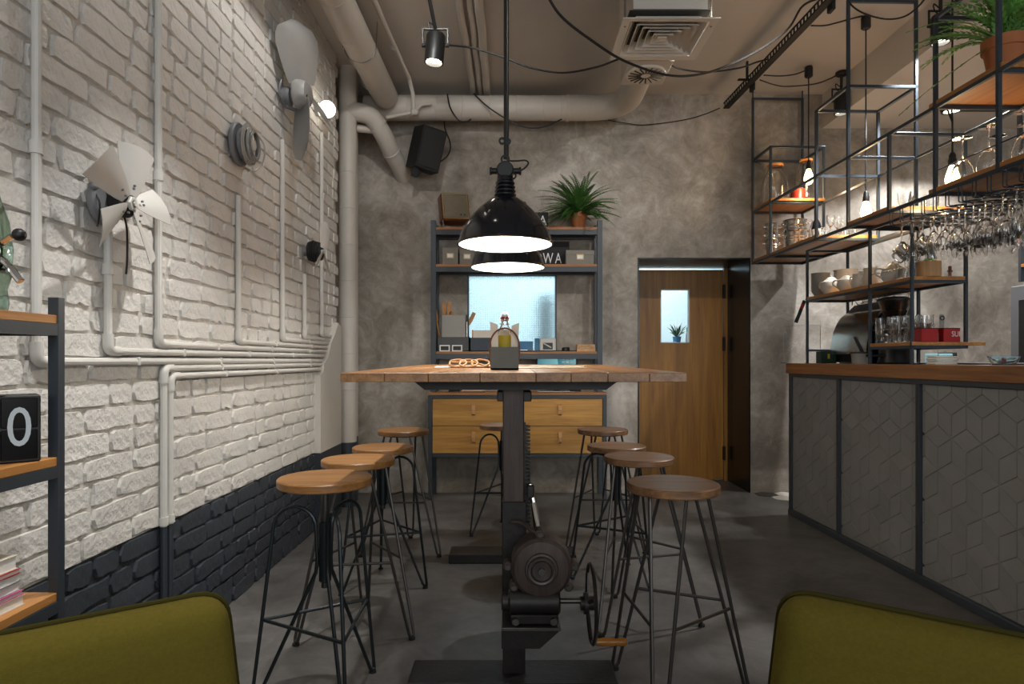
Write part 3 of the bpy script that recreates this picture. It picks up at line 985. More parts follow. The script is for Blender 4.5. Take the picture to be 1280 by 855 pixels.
def pendant(loc, label, watts):
    o = thing('pendant_lamp', loc, label, 'lamp', 'black enamel dome lamps over the high table')
    outer = [(.046, .197), (.058, .192), (.078, .177), (.108, .152), (.128, .131), (.146, .110), (.172, .076), (.189, .043), (.198, .012), (.203, .002), (.203, -.003), (.198, -.004)]
    inner = [(.196, -.002), (.193, .012), (.184, .043), (.167, .076), (.141, .108), (.123, .129), (.103, .149), (.074, .173), (.054, .187), (.02, .189), (0, .189)]
    MB().lathe(outer, n=56).build('shade', M['enamel'], o)
    MB().lathe(inner, n=56).build('reflector', M['enamel_white'], o)
    nk = [(.046, .190)]
    for i in range(4):
        z0 = .200 + i * .017
        r0 = .047 - i * .002
        nk += [(r0 - .006, z0 - .002), (r0, z0 + .004), (r0, z0 + .009), (r0 - .006, z0 + .014)]
    nk += [(.036, .266), (.034, .285), (0, .285)]
    MB().lathe(nk, n=28).build('insulator', M['porcelain'], o)
    MB().cyl((0, -.030, .310), .036, .060, 24, 'y', b=.005).build('junction_box', M['black'], o)
    for s in (-1, 1):
        MB().cyl((s * .034 - (.028 if s < 0 else 0), 0, .310), .013, .028, 12, 'x').cyl((s * .058 - (.008 if s < 0 else 0), 0, .310), .017, .010, 12, 'x', b=.002).build('cable_gland', M['black'], o)
    MB().tube(spline([(.066, 0, .312), (.085, 0, .325), (.098, -.005, .342), (.085, -.01, .352), (.05, -.01, .350), (.012, -.004, .352)], 6), .0038, 6).tube(spline([(.030, -.02, .30), (.045, -.03, .285), (.04, -.03, .272), (.028, -.02, .27)], 5), .0035, 6).build('flex_loop', M['cable'], o)
    MB().lathe([(.012, -.008), (.020, -.008), (.020, .008), (.012, .008)], (0, 0, .358), 16, 'y', closed=True).build('eye', M['black'], o)
    top = CEIL - loc[2]
    MB().tube([(0, 0, .36), (0, 0, top - .02)], .0062, 8).build('cord', M['cable'], o)
    MB().lathe([(.008, -.005), (.016, -.005), (.016, .005), (.008, .005)], (-.012, 0, .437), 12, 'y', closed=True).lathe([(.006, -.005), (.013, -.005), (.013, .005), (.006, .005)], (.012, 0, .435), 12, 'y', closed=True).build('cord_clamp', M['black'], o)
    MB().cyl((0, 0, top - .03), .05, .03, 20, b=.006).build('rose', M['black'], o)
    MB().lathe([(.018, .188), (.02, .15), (.03, .135), (.044, .11), (.048, .085), (.038, .058), (.018, .045), (0, .042)], n=18).build('bulb', M['bulb_big'], o)
    light('lamp_glow', 'POINT', Vector(loc) + Vector((0, 0, .012)), watts, (1, .92, .80), size=.035, parent=o)
    return o
pendant((-.029, 2.71, 1.619), 'black enamel dome pendant lamp nearest the camera over the high table', 8)
pendant((-.023, 3.47, 1.632), 'second black dome pendant lamp, behind the nearer one', 8)

def bulb_pendant(x, y, zb, label, knot=False):
    o = thing('filament_bulb', (x, y, zb), label, 'lamp', 'bare filament bulbs over the bar')
    MB().lathe([(0, 0), (.012, .001), (.024, .010), (.031, .028), (.033, .045), (.030, .065), (.022, .090), (.016, .108), (.0145, .118), (0, .118)], n=20).build('bulb', M['bulb'], o)
    MB().lathe([(.015, .114), (.020, .116), (.021, .145), (.017, .152), (.017, .170), (.009, .185), (0, .186)], n=16).build('lamp_holder', M['black'], o)
    top = CEIL - zb
    pts = [(0, 0, .18), (0, 0, top - .05)]
    if knot:
        pts = [(0, 0, .18), (0, 0, .34)] + [(-.022 * (1 - math.cos(t)), .006 * math.sin(t / 2), .41 - .06 * math.cos(t)) for t in [2 * PI * i / 12 for i in range(1, 13)]] + [(0, .004, .42), (0, 0, .5), (0, 0, top - .05)]
    MB().tube(spline(pts, 3), .005, 6).build('cord', M['cable'], o)
    MB().cyl((0, 0, top - .085), .030, .085, 16, b=.008).build('rose', M['black'], o)
    light('lamp_glow', 'POINT', (x, y, zb - .045), 3.0, (1, .72, .42), size=.03, parent=o)
    return o
bulb_pendant(2.285, 4.93, 2.482, 'lit filament bulb hanging by the glass jars, farthest of three')
bulb_pendant(2.328, 4.21, 2.055, 'lit filament bulb hanging lowest, middle of three over the bar')
bulb_pendant(2.305, 3.35, 2.03, 'lit filament bulb beside the upturned wine glasses, its cord knotted', True)

gl = thing('wall_lamp', (-1.28, 4.24, 2.79), 'round glowing lamp on the brick wall behind the big propeller', 'lamp')
MB().cyl((-.025, 0, 0), .045, .03, 18, 'x').build('base', M['alu'], gl)
MB().ball((.055, 0, 0), .055, 18).build('globe', emis('lit opal globe', '#fff3e0', 5), gl)

# ================================================================== high table with the crank column
T = thing('high_table', (.005, 3.0, 0), 'long oak high table on black iron crank columns', 'table')
toff = (.005, 3.0, 0)
TX0, TX1, TY0, TY1, TTH = -.5375, .5475, 2.0, 4.0, .029
def tz(y): return 1.089 + .006 * (y - 2.0)
tilt = Matrix.Rotation(math.atan(.006), 3, 'X')
seams = [-.5375, -.399, -.262, -.100, .075, .185, .300, .430, .5475]
for a, b in zip(seams, seams[1:]):
    yc = (TY0 + TY1) / 2
    MB().box(((a + b) / 2, yc, tz(yc) - TTH / 2), (b - a - .0012, TY1 - TY0, TTH), .0016, tilt).build('plank', M['oak_top'], T, toff, smooth=0)
for (y0, y1, nm) in ((2.14, 2.22, 'cross_beam'), (3.60, 3.68, 'cross_beam')):
    zt = tz(y0) - TTH - .002
    MB().prism([(-.325, zt), (.350, zt), (.350, zt - .004), (.315, zt - .030), (-.292, zt - .030), (-.325, zt - .004)], y0, y1, lambda u, v, t: (u, t, v)).build(nm, M['iron'], T, toff, smooth=0)
for x in (-.2, .22):
    MB().span((x - .02, 2.22, 1.02), (x + .02, 3.60, 1.055)).build('long_beam', M['iron'], T, toff)
MB().span((.008 - .06, 2.22, .985), (.008 + .06, 3.60, 1.02), .003).build('long_beam', M['iron'], T, toff)
CXc = .006
for (yc, front) in ((2.25, True), (3.66, False)):
    MB().span((CXc - .038, yc - .038, .55), (CXc + .036, yc + .038, 1.058), .004).build('inner_column', M['iron_rust'], T, toff)
    sl = MB().span((CXc - .040, yc - .046, .175), (CXc + .043, yc + .046, .64), .002)
    sl.build('sleeve', M['iron'], T, toff)
    MB().span((CXc - .038, yc - .042, .0), (CXc + .040, yc + .042, .19), .002).span((CXc + .016, yc - .046, .0), (CXc + .026, yc - .040, .178)).build('lower_column', M['iron'], T, toff)
    MB().span((-.352, yc - .115, 0), (.357, yc + .06, .048), .004).build('foot_bar', M['iron'], T, toff)
    rk = MB().span((CXc + .036, yc - .008, .50), (CXc + .042, yc + .008, .91))
    for i in range(28):
        zc = .55 + i * .0128
        rk.prism([(CXc + .041, zc - .0055), (CXc + .058, zc - .0025), (CXc + .058, zc + .0025), (CXc + .041, zc + .0055)], yc - .009, yc + .009, lambda u, v, t: (u, t, v))
    rk.build('gear_rack', M['iron'], T, toff, smooth=0)
# crank drive on the near column
my = 2.12
mx, mz = .096, .447
MB().lathe([(0, -.055), (.03, -.058), (.034, -.050), (.052, -.046), (.055, -.040), (.088, -.036), (.099, -.026), (.101, .0), (.100, .07), (.092, .085), (0, .085)], (mx, my, mz), 48, 'y').build('gear_housing', M['iron_rust'], T, toff)
MB().lathe([(.038, -.003), (.044, -.004), (.046, .004), (.038, .006)], (mx, my - .050, mz), 32, 'y', closed=True).cyl((mx, my - .066, mz), .012, .014, 6, 'y').build('shaft_cap', M['iron_grease'], T, toff)
for a in (92, 178, 2, 215, 325):
    x, z_ = mx + .110 * math.cos(math.radians(a)), mz + .110 * math.sin(math.radians(a))
    MB().cyl((x, my - .022, z_), .016, .05, 14, 'y', b=.003).build('lug', M['iron_rust'], T, toff)
    MB().cyl((x, my - .030, z_), .0085, .010, 6, 'y').build('bolt', M['iron_grease'], T, toff)
MB().cyl((-.012, my - .005, .332), .042, .17, 24, 'x', b=.006).cyl((-.034, my - .005, .332), .030, .03, 20, 'x', b=.004).span((-.005, my - .045, .27), (.15, my + .05, .30), .004).build('worm_housing', M['iron'], T, toff)
for x in (.012, .135):
    MB().cyl((x, my - .062, .285), .012, .022, 6, 'y').build('bolt', M['iron_grease'], T, toff)
MB().span((-.034, my - .06, .256), (.158, my + .16, .266), .001).build('bracket_shelf', M['iron_grease'], T, toff)
MB().prism([(-.034, .256), (.158, .256), (.09, .195), (-.034, .195)], my - .05, my + .10, lambda u, v, t: (u, t, v)).build('bracket_gusset', M['iron'], T, toff, smooth=0)
MB().cyl((.15, my - .005, .333), .009, .10, 14, 'x').build('crank_shaft', M['iron_grease'], T, toff)
wh = MB().lathe([(.120, -.004), (.126, -.006), (.131, 0), (.126, .006), (.120, .004)], (.262, my - .005, .325), 40, 'x', closed=True)
for a in (35, 155, 275):
    c, s = math.cos(math.radians(a)), math.sin(math.radians(a))
    wh.tube([(.250, my - .005 + .02 * c, .325 + .02 * s), (.262, my - .005 + .122 * c, .325 + .122 * s)], .006, 6)
wh.cyl((.238, my - .005, .325), .035, .012, 20, 'x').cyl((.226, my - .005, .325), .022, .05, 20, 'x')
hw = wh.build('hand_wheel', M['iron'], T, toff)
hh = MB().lathe([(0, 0), (.010, 0), (.011, .015), (.0135, .03), (.0135, .06), (.010, .07), (.0125, .082), (.0125, .098), (.008, .104), (0, .104)], (.272, my - .025, .206), 16, 'x').build('crank_handle', M['handle_wood'], hw, toff)
hh['label'] = 'varnished wooden crank handle'
MB().tube([(.075, 2.20, .64), (.062, 2.21, .70)], .011, 10).tube([(.075, 2.20, .64), (.095, 2.15, .54)], .010, 10).build('locking_rod', M['steel'], T, toff)
MB().span((.052, 2.19, .655), (.076, 2.23, .70), .004).build('locking_block', M['iron'], T, toff)
MB().tube(spline([(.0, 2.19, .575), (.035, 2.17, .575), (.07, 2.13, .56), (.096, 2.10, .556)], 4), .008, 8).build('latch_arm', M['iron_rust'], T, toff)

# ================================================================== stools
def seat_mb(zt, r=.1515, th=.028):
    return MB().lathe([(0, zt - th), (r - .004, zt - th), (r, zt - th + .004), (r, zt - .004), (r - .004, zt), (0, zt)], n=48)
def polar(r, a, z): return Vector((r * math.cos(math.radians(a)), r * math.sin(math.radians(a)), z))
def stool_arched(x, y, zt, az, seat, label):
    o = thing('bar_stool', (x, y, 0), label, 'stool', 'round wooden bar stools at the high table')
    seat_mb(zt).build('seat', M[seat], o)
    MB().cyl((0, 0, zt - .036), .06, .009, 20).build('seat_plate', M['stool_metal'], o)
    MB().cyl((0, 0, .38), .0125, zt - .032 - .38, 14).build('spindle', M['iron_grease'], o)
    MB().cyl((0, 0, .40), .020, .20, 18, b=.003).build('hub', M['stool_metal'], o)
    nodes = []
    for k in range(3):
        a = az + 120 * k
        arc = [polar(.100 + .070 * math.cos(t), a, .575 + .070 * math.sin(t)) for t in [PI * i / 12 for i in range(13)]]      # outer -> inner
        pts = [polar(.236, a, .012)] + [polar(.207, a, .274)] + arc + [polar(.026, a, .46), polar(.030, a, .43)]
        low = fillet([polar(.030, a, .43), polar(.222, a, .014), polar(.241, a, .0115), polar(.207, a, .274)], .022, 5)
        P = [polar(.207, a, .274)] + arc + [polar(.026, a, .47)] + low[:-1]
        MB().tube(P, .0062, 8, closed=True).build('leg', M['stool_metal'], o)
        MB().cyl(polar(.232, a, 0), .013, .008, 12).build('foot_pad', M['rubber'], o)
        nodes.append(polar(.205, a, .274))
    for k in range(3):
        MB().tube([nodes[k], nodes[(k + 1) % 3]], .0058, 8).build('stretcher', M['stool_metal'], o)
    return o
def stool_straight(x, y, zt, az, seat, label):
    o = thing('bar_stool', (x, y, 0), label, 'stool', 'round wooden bar stools at the high table')
    seat_mb(zt).build('seat', M[seat], o)
    MB().cyl((0, 0, zt - .034), .118, .007, 28).build('seat_plate', M['stool_raw'], o)
    sides = []
    for k in range(3):
        a = az + 120 * k
        t = polar(1, a + 90, 0)
        pa, pb = polar(.095, a, zt - .03) + t * .058, polar(.095, a, zt - .03) - t * .058
        f = polar(.262, a, .013)
        P = fillet([pa, f + t * .016, f - t * .016, pb], .016, 4)
        MB().tube(P, .0062, 8).build('leg', M['stool_raw'], o)
        MB().cyl(polar(.262, a, 0), .014, .009, 12).build('foot_pad', M['rubber'], o)
        q = (zt - .03 - .31) / (zt - .03 - .013)
        sides.append((pa.lerp(f + t * .016, q), pb.lerp(f - t * .016, q)))
    for k in range(3):
        MB().tube([sides[k][0], sides[(k + 1) % 3][1]], .0055, 8).build('stretcher', M['stool_raw'], o)
    return o
stool_arched(-.616, 2.11, .744, 181, 'oak_seat_l', 'nearest left bar stool, honey oak seat on black arched wire legs')
stool_straight(-.646, 2.69, .715, 97, 'oak_seat_l', 'second bar stool along the left side, honey seat on straight hairpin legs')
stool_arched(-.652, 3.23, .693, 344, 'oak_seat_l', 'third bar stool along the left side, pale seat on arched legs')
stool_straight(-.645, 3.80, .716, 330, 'oak_seat_l', 'farthest left bar stool, by the white column and bookcase')
stool_arched(-.063, 4.22, .705, 212, 'oak_seat_r', 'bar stool at the far end of the table, half hidden by the column')
stool_straight(.534, 2.126, .722, 127, 'oak_seat_r', 'nearest right bar stool, dark oak seat on straight raw steel legs')
stool_straight(.552, 2.786, .711, 104, 'oak_seat_r', 'second bar stool along the right side, brown seat on straight hairpin legs')
stool_arched(.542, 3.32, .687, 185, 'oak_seat_r', 'third bar stool along the right side, brown seat on black arched legs')
stool_straight(.549, 3.87, .712, 90, 'oak_seat_r', 'farthest right bar stool, in front of the wooden door')

# ================================================================== olive armchairs in the foreground
def chair(corner, far, label, mirror):
    """corner: inner top corner of the back, far: outer top corner; the seat is on the camera's side"""
    c, f = Vector(corner), Vector(far)
    ax = (f - c); W = ax.length; ax.normalize()
    ang = math.atan2(ax.y, ax.x)
    base = ((c + f) / 2)
    o = thing('lounge_chair', (base.x, base.y, 0), label, 'chair', None, ang)
    side = 1 if mirror else -1                              # local y of the seat side
    def outline(ins):
        hw0, hw1, z0, z1, r = W / 2 + .045 - ins, W / 2 - ins, .34 + ins, .752 - ins, .045 - ins * .4
        pts = fillet([(0, 0, z0), (hw0, 0, z0), (hw1, 0, z1), (-hw1, 0, z1), (-hw0, 0, z0), (0, 0, z0)], max(r, .008), 6)
        return pts[:-1]
    def curve(p, d):
        u = p.x / (W / 2)
        return (p.x, d + side * (.015 * u * u - .006) - side * (.752 - p.z) * .02, p.z)
    b_ = MB()
    lv = [(0.0, 0.020), (.006, .026), (.02, .030), (.06, .032), (.14, .034)]
    rings = [[curve(p, side * d) for p in outline(i)] for i, d in ((0.0, -.008), (.003, .004), (.009, .015), (.019, .024), (.034, .030), (.07, .034), (.14, .036))]
    rings = [[curve(p, -side * d) for p in outline(i)] for i, d in lv[::-1]] + rings
    n = len(rings[0])
    vs = [q for r_ in rings for q in r_]
    fs = []
    for i in range(len(rings) - 1):
        for k in range(n):
            l = (k + 1) % n
            fs.append((i * n + k, i * n + l, (i + 1) * n + l, (i + 1) * n + k))
    fs += [tuple(range(n)), tuple(range((len(rings) - 1) * n, len(rings) * n))[::-1]]
    b_.add(vs, fs)
    bk = b_.build('backrest', M['olive'], o, smooth=50)
    for d in (-.021 * side, -.008 * side):
        if d == -.008 * side: continue
        MB().tube([curve(p, d) for p in outline(-.002)], .0042, 8, closed=True).build('piping', M['piping'], bk)
    MB().box((0, side * .29, .37), (W + .02, .54, .12), .035).build('seat_cushion', M['olive'], o)
    MB().box((0, side * .27, .29), (W - .04, .50, .05), .01).build('seat_frame', M['black_matt'], o)
    for sx in (-1, 1):
        for yy in (.06, .5):
            MB().tube([(sx * (W / 2 - .06), side * yy, .28), (sx * (W / 2 - .02), side * (yy + (.02 if yy > .3 else -.02)), 0)], [.016, .011], 10).build('leg', M['black_matt'], o)
    return o
chair((-.462, 1.035, 0), (-.93, .692, 0), 'olive wool lounge chair with dark piping at the left front', True)
chair((.437, 1.040, 0), (.905, .697, 0), 'olive wool lounge chair with dark piping at the right front', False)

# ================================================================== black shelf at the left edge
sx0, sx1, sy0, sy1 = -1.27, -1.063, .62, 1.50
S = thing('steel_shelf', (-1.165, 1.06, 0), 'black steel shelf with oak boards in front of the brick wall', 'shelf')
so = (-1.165, 1.06, 0)
pw = .0255
for x in (sx0, sx1 - pw):
    for y in (sy0, sy1):
        MB().span((x, y, 0), (x + pw, y + .022, 1.276), .001).build('post', M['steel_dark'], S, so)
for zt in (1.234, .901, .584):
    MB().span((sx0, sy0, zt - .020), (sx1 - .004, sy1 + .002, zt), .001).build('shelf_board', M['oak_shelf'], S, so, smooth=0)
    for x in (sx0 + .001, sx1 - pw + .001):
        MB().span((x, sy0 + .022, zt - .048), (x + pw - .002, sy1, zt - .0205)).build('side_rail', M['steel_dark'], S, so)
    for y in (sy0 + .001, sy1 + .001):
        MB().span((sx0 + pw, y, zt - .048), (sx1 - pw, y + .02, zt - .0205)).build('end_rail', M['steel_dark'], S, so)

fc = thing('flip_digit_block', (-1.098, 1.425, .901), 'black split flap block showing a pale 0 on the shelf', 'clock', None, .72)
MB().box((0, .03, .075), (.078, .075, .15), .003).build('case', M['black'], fc)
for zc in (.111, .040):
    MB().box((0, -.010, zc), (.066, .006, .067), .002).build('flap', mat('gloss black flap', '#0b0b0c', .15), fc)
dg = link('digit', text_mesh('0', .155, M['letter_grey'], .0006), fc, (0, -.0142, .0755), (PI / 2, 0, 0))
dg.scale = (.62, .80, 1)
fc2 = thing('flip_digit_block', (-1.150, 1.33, .901), 'black split flap block cut by the left frame edge', 'clock', None, .5)
MB().box((-.02, .02, .074), (.078, .07, .148), .003).build('case', M['black'], fc2)
for zc in (.110, .040):
    MB().box((-.02, -.018, zc), (.066, .006, .066), .002).build('flap', M['black'], fc2)
# magazines
zc = .584
covers = [('#c9c4bb', .022, 'grey covered magazine at the bottom of the stack'), ('#b74a78', .010, 'magazine with a pink spine, second in the stack'), ('#9da3a8', .020, 'blue grey magazine in the middle of the stack'),
          ('#8f949a', .018, 'slate grey book under the thin red one'), ('#a3222a', .010, 'thin red book near the top of the stack'), ('#cfc6b2', .030, 'thick cream book on top of the stack')]
rk = random.Random(4)
for i, (cc, th, lab) in enumerate(covers):
    w_, l_ = .150 - i * .004, .22 - i * .004
    bk = thing('book', (-1.166 + rk.uniform(-.004, .004), 1.325, zc), lab + ', lower shelf', 'book', 'books stacked on the lower shelf', rk.uniform(-.05, .05))
    cm = mat('cover ' + cc, cc, .5)
    MB().span((-w_ / 2, -l_ / 2, .0012), (w_ / 2 - .003, l_ / 2 - .003, th - .0012)).build('pages', M['paper'], bk)
    MB().span((-w_ / 2, -l_ / 2, 0), (w_ / 2, l_ / 2, .0012)).span((-w_ / 2, -l_ / 2, th - .0012), (w_ / 2, l_ / 2, th)).span((-w_ / 2 - .001, -l_ / 2, 0), (-w_ / 2, l_ / 2, th)).build('cover', cm, bk)
    zc += th + .0004
# soda siphon with chrome tap and a little vase
sv = thing('soda_siphon', (-1.150, 1.405, 1.234), 'green glass siphon with chrome tap and dark knob, left edge', 'bottle')
MB().lathe([(0, 0), (.034, 0), (.038, .02), (.034, .05), (.042, .08), (.045, .14), (.038, .2), (.02, .26), (.012, .3), (.012, .32), (0, .32)], n=24).build('body', M['glass_green'], sv)
MB().cyl((.02, -.01, .095), .013, .05, 16, b=.004).tube(spline([(.02, -.01, .125), (.05, -.012, .105), (.072, -.014, .078), (.082, -.014, .066)], 5), .008, 10).tube([(.0, 0, .09), (.06, -.02, .088)], .006, 8).tube([(.02, -.01, .14), (.06, -.01, .165)], .007, 8).build('tap', M['chrome'], sv)
MB().ball((.076, -.010, .168), .014, 14).build('knob', M['black'], sv)

# ================================================================== fans and motors on the brick wall
def blade_mesh(r0, r1, w0, w1, twist, round_tip=False, n=7, sweep=0.0):
    """a blade along +u (local y), chord along local z-tangent; local x is the fan axis"""
    vs, fs = [], []
    m = 5
    for i in range(n):
        t = i / (n - 1)
        r = r0 + (r1 - r0) * t
        w_ = w0 + (w1 - w0) * (t ** .8)
        if round_tip: w_ *= math.sqrt(max(.02, 1 - max(0, (t - .55) / .45) ** 2.2))
        tw = math.radians(twist) * (1 - .25 * t)
        for j in range(m):
            c = (j / (m - 1) - .5) * w_
            bow = r if round_tip else math.sqrt(max(r * r - c * c * .8, 1e-6))
            camber = .10 * w_ * (1 - (2 * j / (m - 1) - 1) ** 2)
            vs.append((math.sin(tw) * c + camber, bow, math.cos(tw) * c + sweep * t * t))
    for i in range(n - 1):
        for j in range(m - 1):
            a = i * m + j
            fs.append((a, a + 1, a + m + 1, a + m))
    k = len(vs)
    vs2 = [(x - .0022, y, z) for x, y, z in vs]
    fs2 = [tuple(q + k for q in f[::-1]) for f in fs]
    rim = [i for i in range(m)] + [i * m + m - 1 for i in range(1, n)] + [(n - 1) * m + j for j in range(m - 2, -1, -1)] + [i * m for i in range(n - 2, 0, -1)]
    fs3 = [(rim[i], rim[(i + 1) % len(rim)], rim[(i + 1) % len(rim)] + k, rim[i] + k) for i in range(len(rim))]
    b_ = MB(); b_.add(vs + vs2, fs + fs2 + fs3)
    return b_
def blade(o, mesh, hub, ang, name='blade'):
    return link(name, mesh, o, hub, (math.radians(ang - 0), 0, 0))

f1 = thing('wall_fan', (-1.28, 2.02, 1.60), 'five bladed metal fan on the wall nearest the camera', 'fan')
MB().cyl((0, -.03, .02), .075, .030, 28, 'x', b=.008).build('motor_plate', M['motor_grey'], f1)
MB().cyl((.03, -.01, .018), .042, .05, 24, 'x', b=.008).build('motor', M['black'], f1)
MB().cyl((.07, -.02, .017), .012, .03, 12, 'x').cyl((.088, -.02, .017), .024, .012, 6, 'x', b=.003).cyl((.098, -.02, .017), .009, .008, 6, 'x').build('hub', M['alu_pale'], f1)
bm1 = blade_mesh(.028, .190, .032, .128, -30).mesh('blade', M['alu_pale'])
rv_ = MB()
for (r, c) in ((.045, -.008), (.045, .010), (.060, 0)):
    rv_.cyl((.004 + c * .5, r, c), .0035, .006, 8, 'x')
rvm = rv_.mesh('rivets', M['motor_grey'])
for a in (150, 80, 10, -52, 216):
    b_ = blade(f1, bm1, (.088, -.02, .017), a)
    link('rivets', rvm, b_)
MB().ball((.02, -.095, .05), .014, 10).build('hose_clip', M['motor_grey'], f1)
MB().tube(spline([(.02, -.092, .045), (.04, -.095, 0), (.03, -.085, -.05), (.01, -.06, -.06)], 6), .003, 6).tube(spline([(.06, -.01, -.01), (.068, -.006, -.06), (.068, -.004, -.15), (.062, 0, -.20)], 6), .0035, 6).build('flex', M['cable'], f1)

f2 = thing('wall_fan', (-1.285, 3.58, 2.60), 'big three bladed aluminium propeller high on the brick wall', 'fan')
MB().cyl((0, 0, 0), .055, .05, 24, 'x', b=.01).cyl((.05, 0, .01), .03, .05, 16, 'x').tube(spline([(.02, -.05, .04), (.03, -.10, .05), (.02, -.10, -.02), (.03, -.03, -.06)], 5), .006, 6).tube([(.02, -.03, -.06), (.06, .03, -.06)], .010, 8).build('motor', M['motor_grey'], f2)
MB().lathe([(0, 0), (.075, 0), (.082, .02), (.07, .07), (.045, .085), (0, .088)], (.07, .01, .02), 28, 'x').build('hub', M['alu'], f2)
MB().box((.115, -.035, .0), (.075, .012, .03), .005).build('hub_slot', M['black'], f2)
bm2 = blade_mesh(.05, .37, .15, .33, -44, True, 9, sweep=.03).mesh('blade', M['alu'])
for a in (106, 262, 2):
    blade(f2, bm2, (.11, .01, .02), a)

cm = thing('wire_coil_motor', (-1.285, 3.00, 2.135), 'pale motor wound with loose wire loops at the top of a pipe', 'motor')
MB().cyl((0, -.01, .0), .10, .022, 32, 'x', b=.006).cyl((.02, -.01, 0), .075, .035, 28, 'x', b=.01).build('back_plate', M['motor_grey'], cm)
rr = random.Random(9)
for i in range(9):
    r = .085 - i * .004
    t0, t1, cyy = rr.uniform(-.25, .25), rr.uniform(-.25, .25), rr.uniform(-.012, .012)
    P = [(.055 + .006 * i * .6 + r * math.cos(t) * t0 * .3, cyy + r * math.cos(t), r * math.sin(t) * 1.12 + rr.uniform(-.002, .002)) for t in [2 * PI * k / 20 for k in range(20)]]
    MB().tube(P, .0035, 6, closed=True).build('wire_loop', M['alu'], cm)
MB().tube(spline([(.07, .05, .07), (.10, .06, .02), (.10, .055, -.05), (.08, .02, -.11), (.06, -.03, -.13)], 6), .0035, 6).build('wire_tail', M['alu'], cm)
MB().cyl((.055, -.005, .0), .03, .025, 16, 'x', b=.006).build('winding_core', M['alu_pale'], cm)

f3 = thing('wall_fan', (-1.285, 3.96, 1.80), 'small far fan with ribbed black motor beside the corner', 'fan')
MB().cyl((0, 0, 0), .03, .05, 16, 'x').build('mount', M['motor_grey'], f3)
mm = MB()
for i in range(6):
    mm.cyl((.03 + i * .0125, 0, 0), .068 - .004 * abs(i - 2), .007, 24, 'x')
mm.cyl((.03, 0, 0), .055, .075, 20, 'x')
mm.build('ribbed_motor', M['black'], f3)
MB().cyl((.10, 0, 0), .012, .03, 10, 'x').build('hub', M['alu_pale'], f3)
bm3 = blade_mesh(.02, .20, .05, .11, -30, True, 7).mesh('blade', M['alu_pale'])
for a in (75, 318, 215):
    blade(f3, bm3, (.118, 0, 0), a)

# ================================================================== sideboard and open bookcase on it
SB = thing('sideboard', (.043, 5.30, 0), 'oak four drawer sideboard in a grey steel frame against the concrete', 'sideboard')
o_ = (.043, 5.30, 0)
X0, X1, Y0, Y1 = -.675, .763, 5.15, 5.44
for x in (X0, X1 - .032):
    for y in (Y0, Y1 - .032):
        MB().span((x, y, 0), (x + .032, y + .032, .846), .001).build('post', M['steel_dark'], SB, o_)
for zc in (.832, .361):
    for y in (Y0 + .002, Y1 - .03):
        MB().span((X0 + .032, y, zc - .013), (X1 - .032, y + .028, zc + .013)).build('rail', M['steel_dark'], SB, o_)
MB().span((X0 + .002, Y0 - .004, .8465), (X1 - .002, Y1, .867), .001).build('top_board', M['oak_shelf_x'], SB, o_, smooth=0)
MB().span((X0 + .034, Y0 + .03, .376), (X1 - .034, Y1 - .034, .817)).build('carcass', M['oak_drawer'], SB, o_)
for xa, xb in ((-.641, .040), (.046, .729)):
    for za, zb in ((.598, .816), (.377, .594)):
        d = MB().span((xa, Y0 + .008, za), (xb, Y0 + .029, zb), .001).build('drawer', M['oak_drawer'], SB, o_, smooth=0)
        xc, zt = (-.309 if xa < 0 else .386), zb - .042
        h = MB().tube([(xc, Y0 + .006, zt), (xc, Y0 - .020, zt - .012), (xc, Y0 - .024, zt - .045), (xc, Y0 - .018, zt - .082), (xc, Y0 + .006, zt - .088)], .0016, 4)
        s_ = MB()
        P = [(Y0 + .007, zt), (Y0 - .016, zt - .010), (Y0 - .022, zt - .045), (Y0 - .016, zt - .080), (Y0 + .007, zt - .090)]
        for (a, b) in zip(P, P[1:]):
            s_.add([(xc - .014, a[0], a[1]), (xc + .014, a[0], a[1]), (xc + .014, b[0], b[1]), (xc - .014, b[0], b[1]),
                    (xc - .014, a[0] + .003, a[1]), (xc + .014, a[0] + .003, a[1]), (xc + .014, b[0] + .003, b[1]), (xc - .014, b[0] + .003, b[1])],
                   [(0, 1, 2, 3), (7, 6, 5, 4), (0, 4, 5, 1), (2, 6, 7, 3), (1, 5, 6, 2), (3, 7, 4, 0)])
        hd = s_.build('strap_handle', M['leather'], d, o_)
        hd['label'] = 'tan leather strap handle'

BC = thing('bookcase', (.043, 5.32, .867), 'open steel bookcase with oak boards standing on the sideboard', 'bookcase')
o_ = (.043, 5.32, .867)
X0, X1, Y0, Y1 = -.660, .735, 5.20, 5.43
for x in (X0, X1 - .042):
    for y in (Y0, Y1 - .03):
        MB().span((x, y, .867), (x + .042, y + .03, 2.265), .001).build('post', M['steel_dark'], BC, o_)
for zt in (2.211, 1.909, 1.199):
    MB().span((X0 + .012, Y0 + .004, zt - .020), (X1 - .012, Y1 - .004, zt), .001).build('shelf_board', M['oak_shelf_x'], BC, o_, smooth=0)
    for y in (Y0 + .003, Y1 - .028):
        MB().span((X0 + .042, y, zt - .074 + .012), (X1 - .042, y + .024, zt - .0205)).build('rail', M['steel_dark'], BC, o_)
ZT, Z2, Z3, ZD = 2.211, 1.909, 1.199, .867

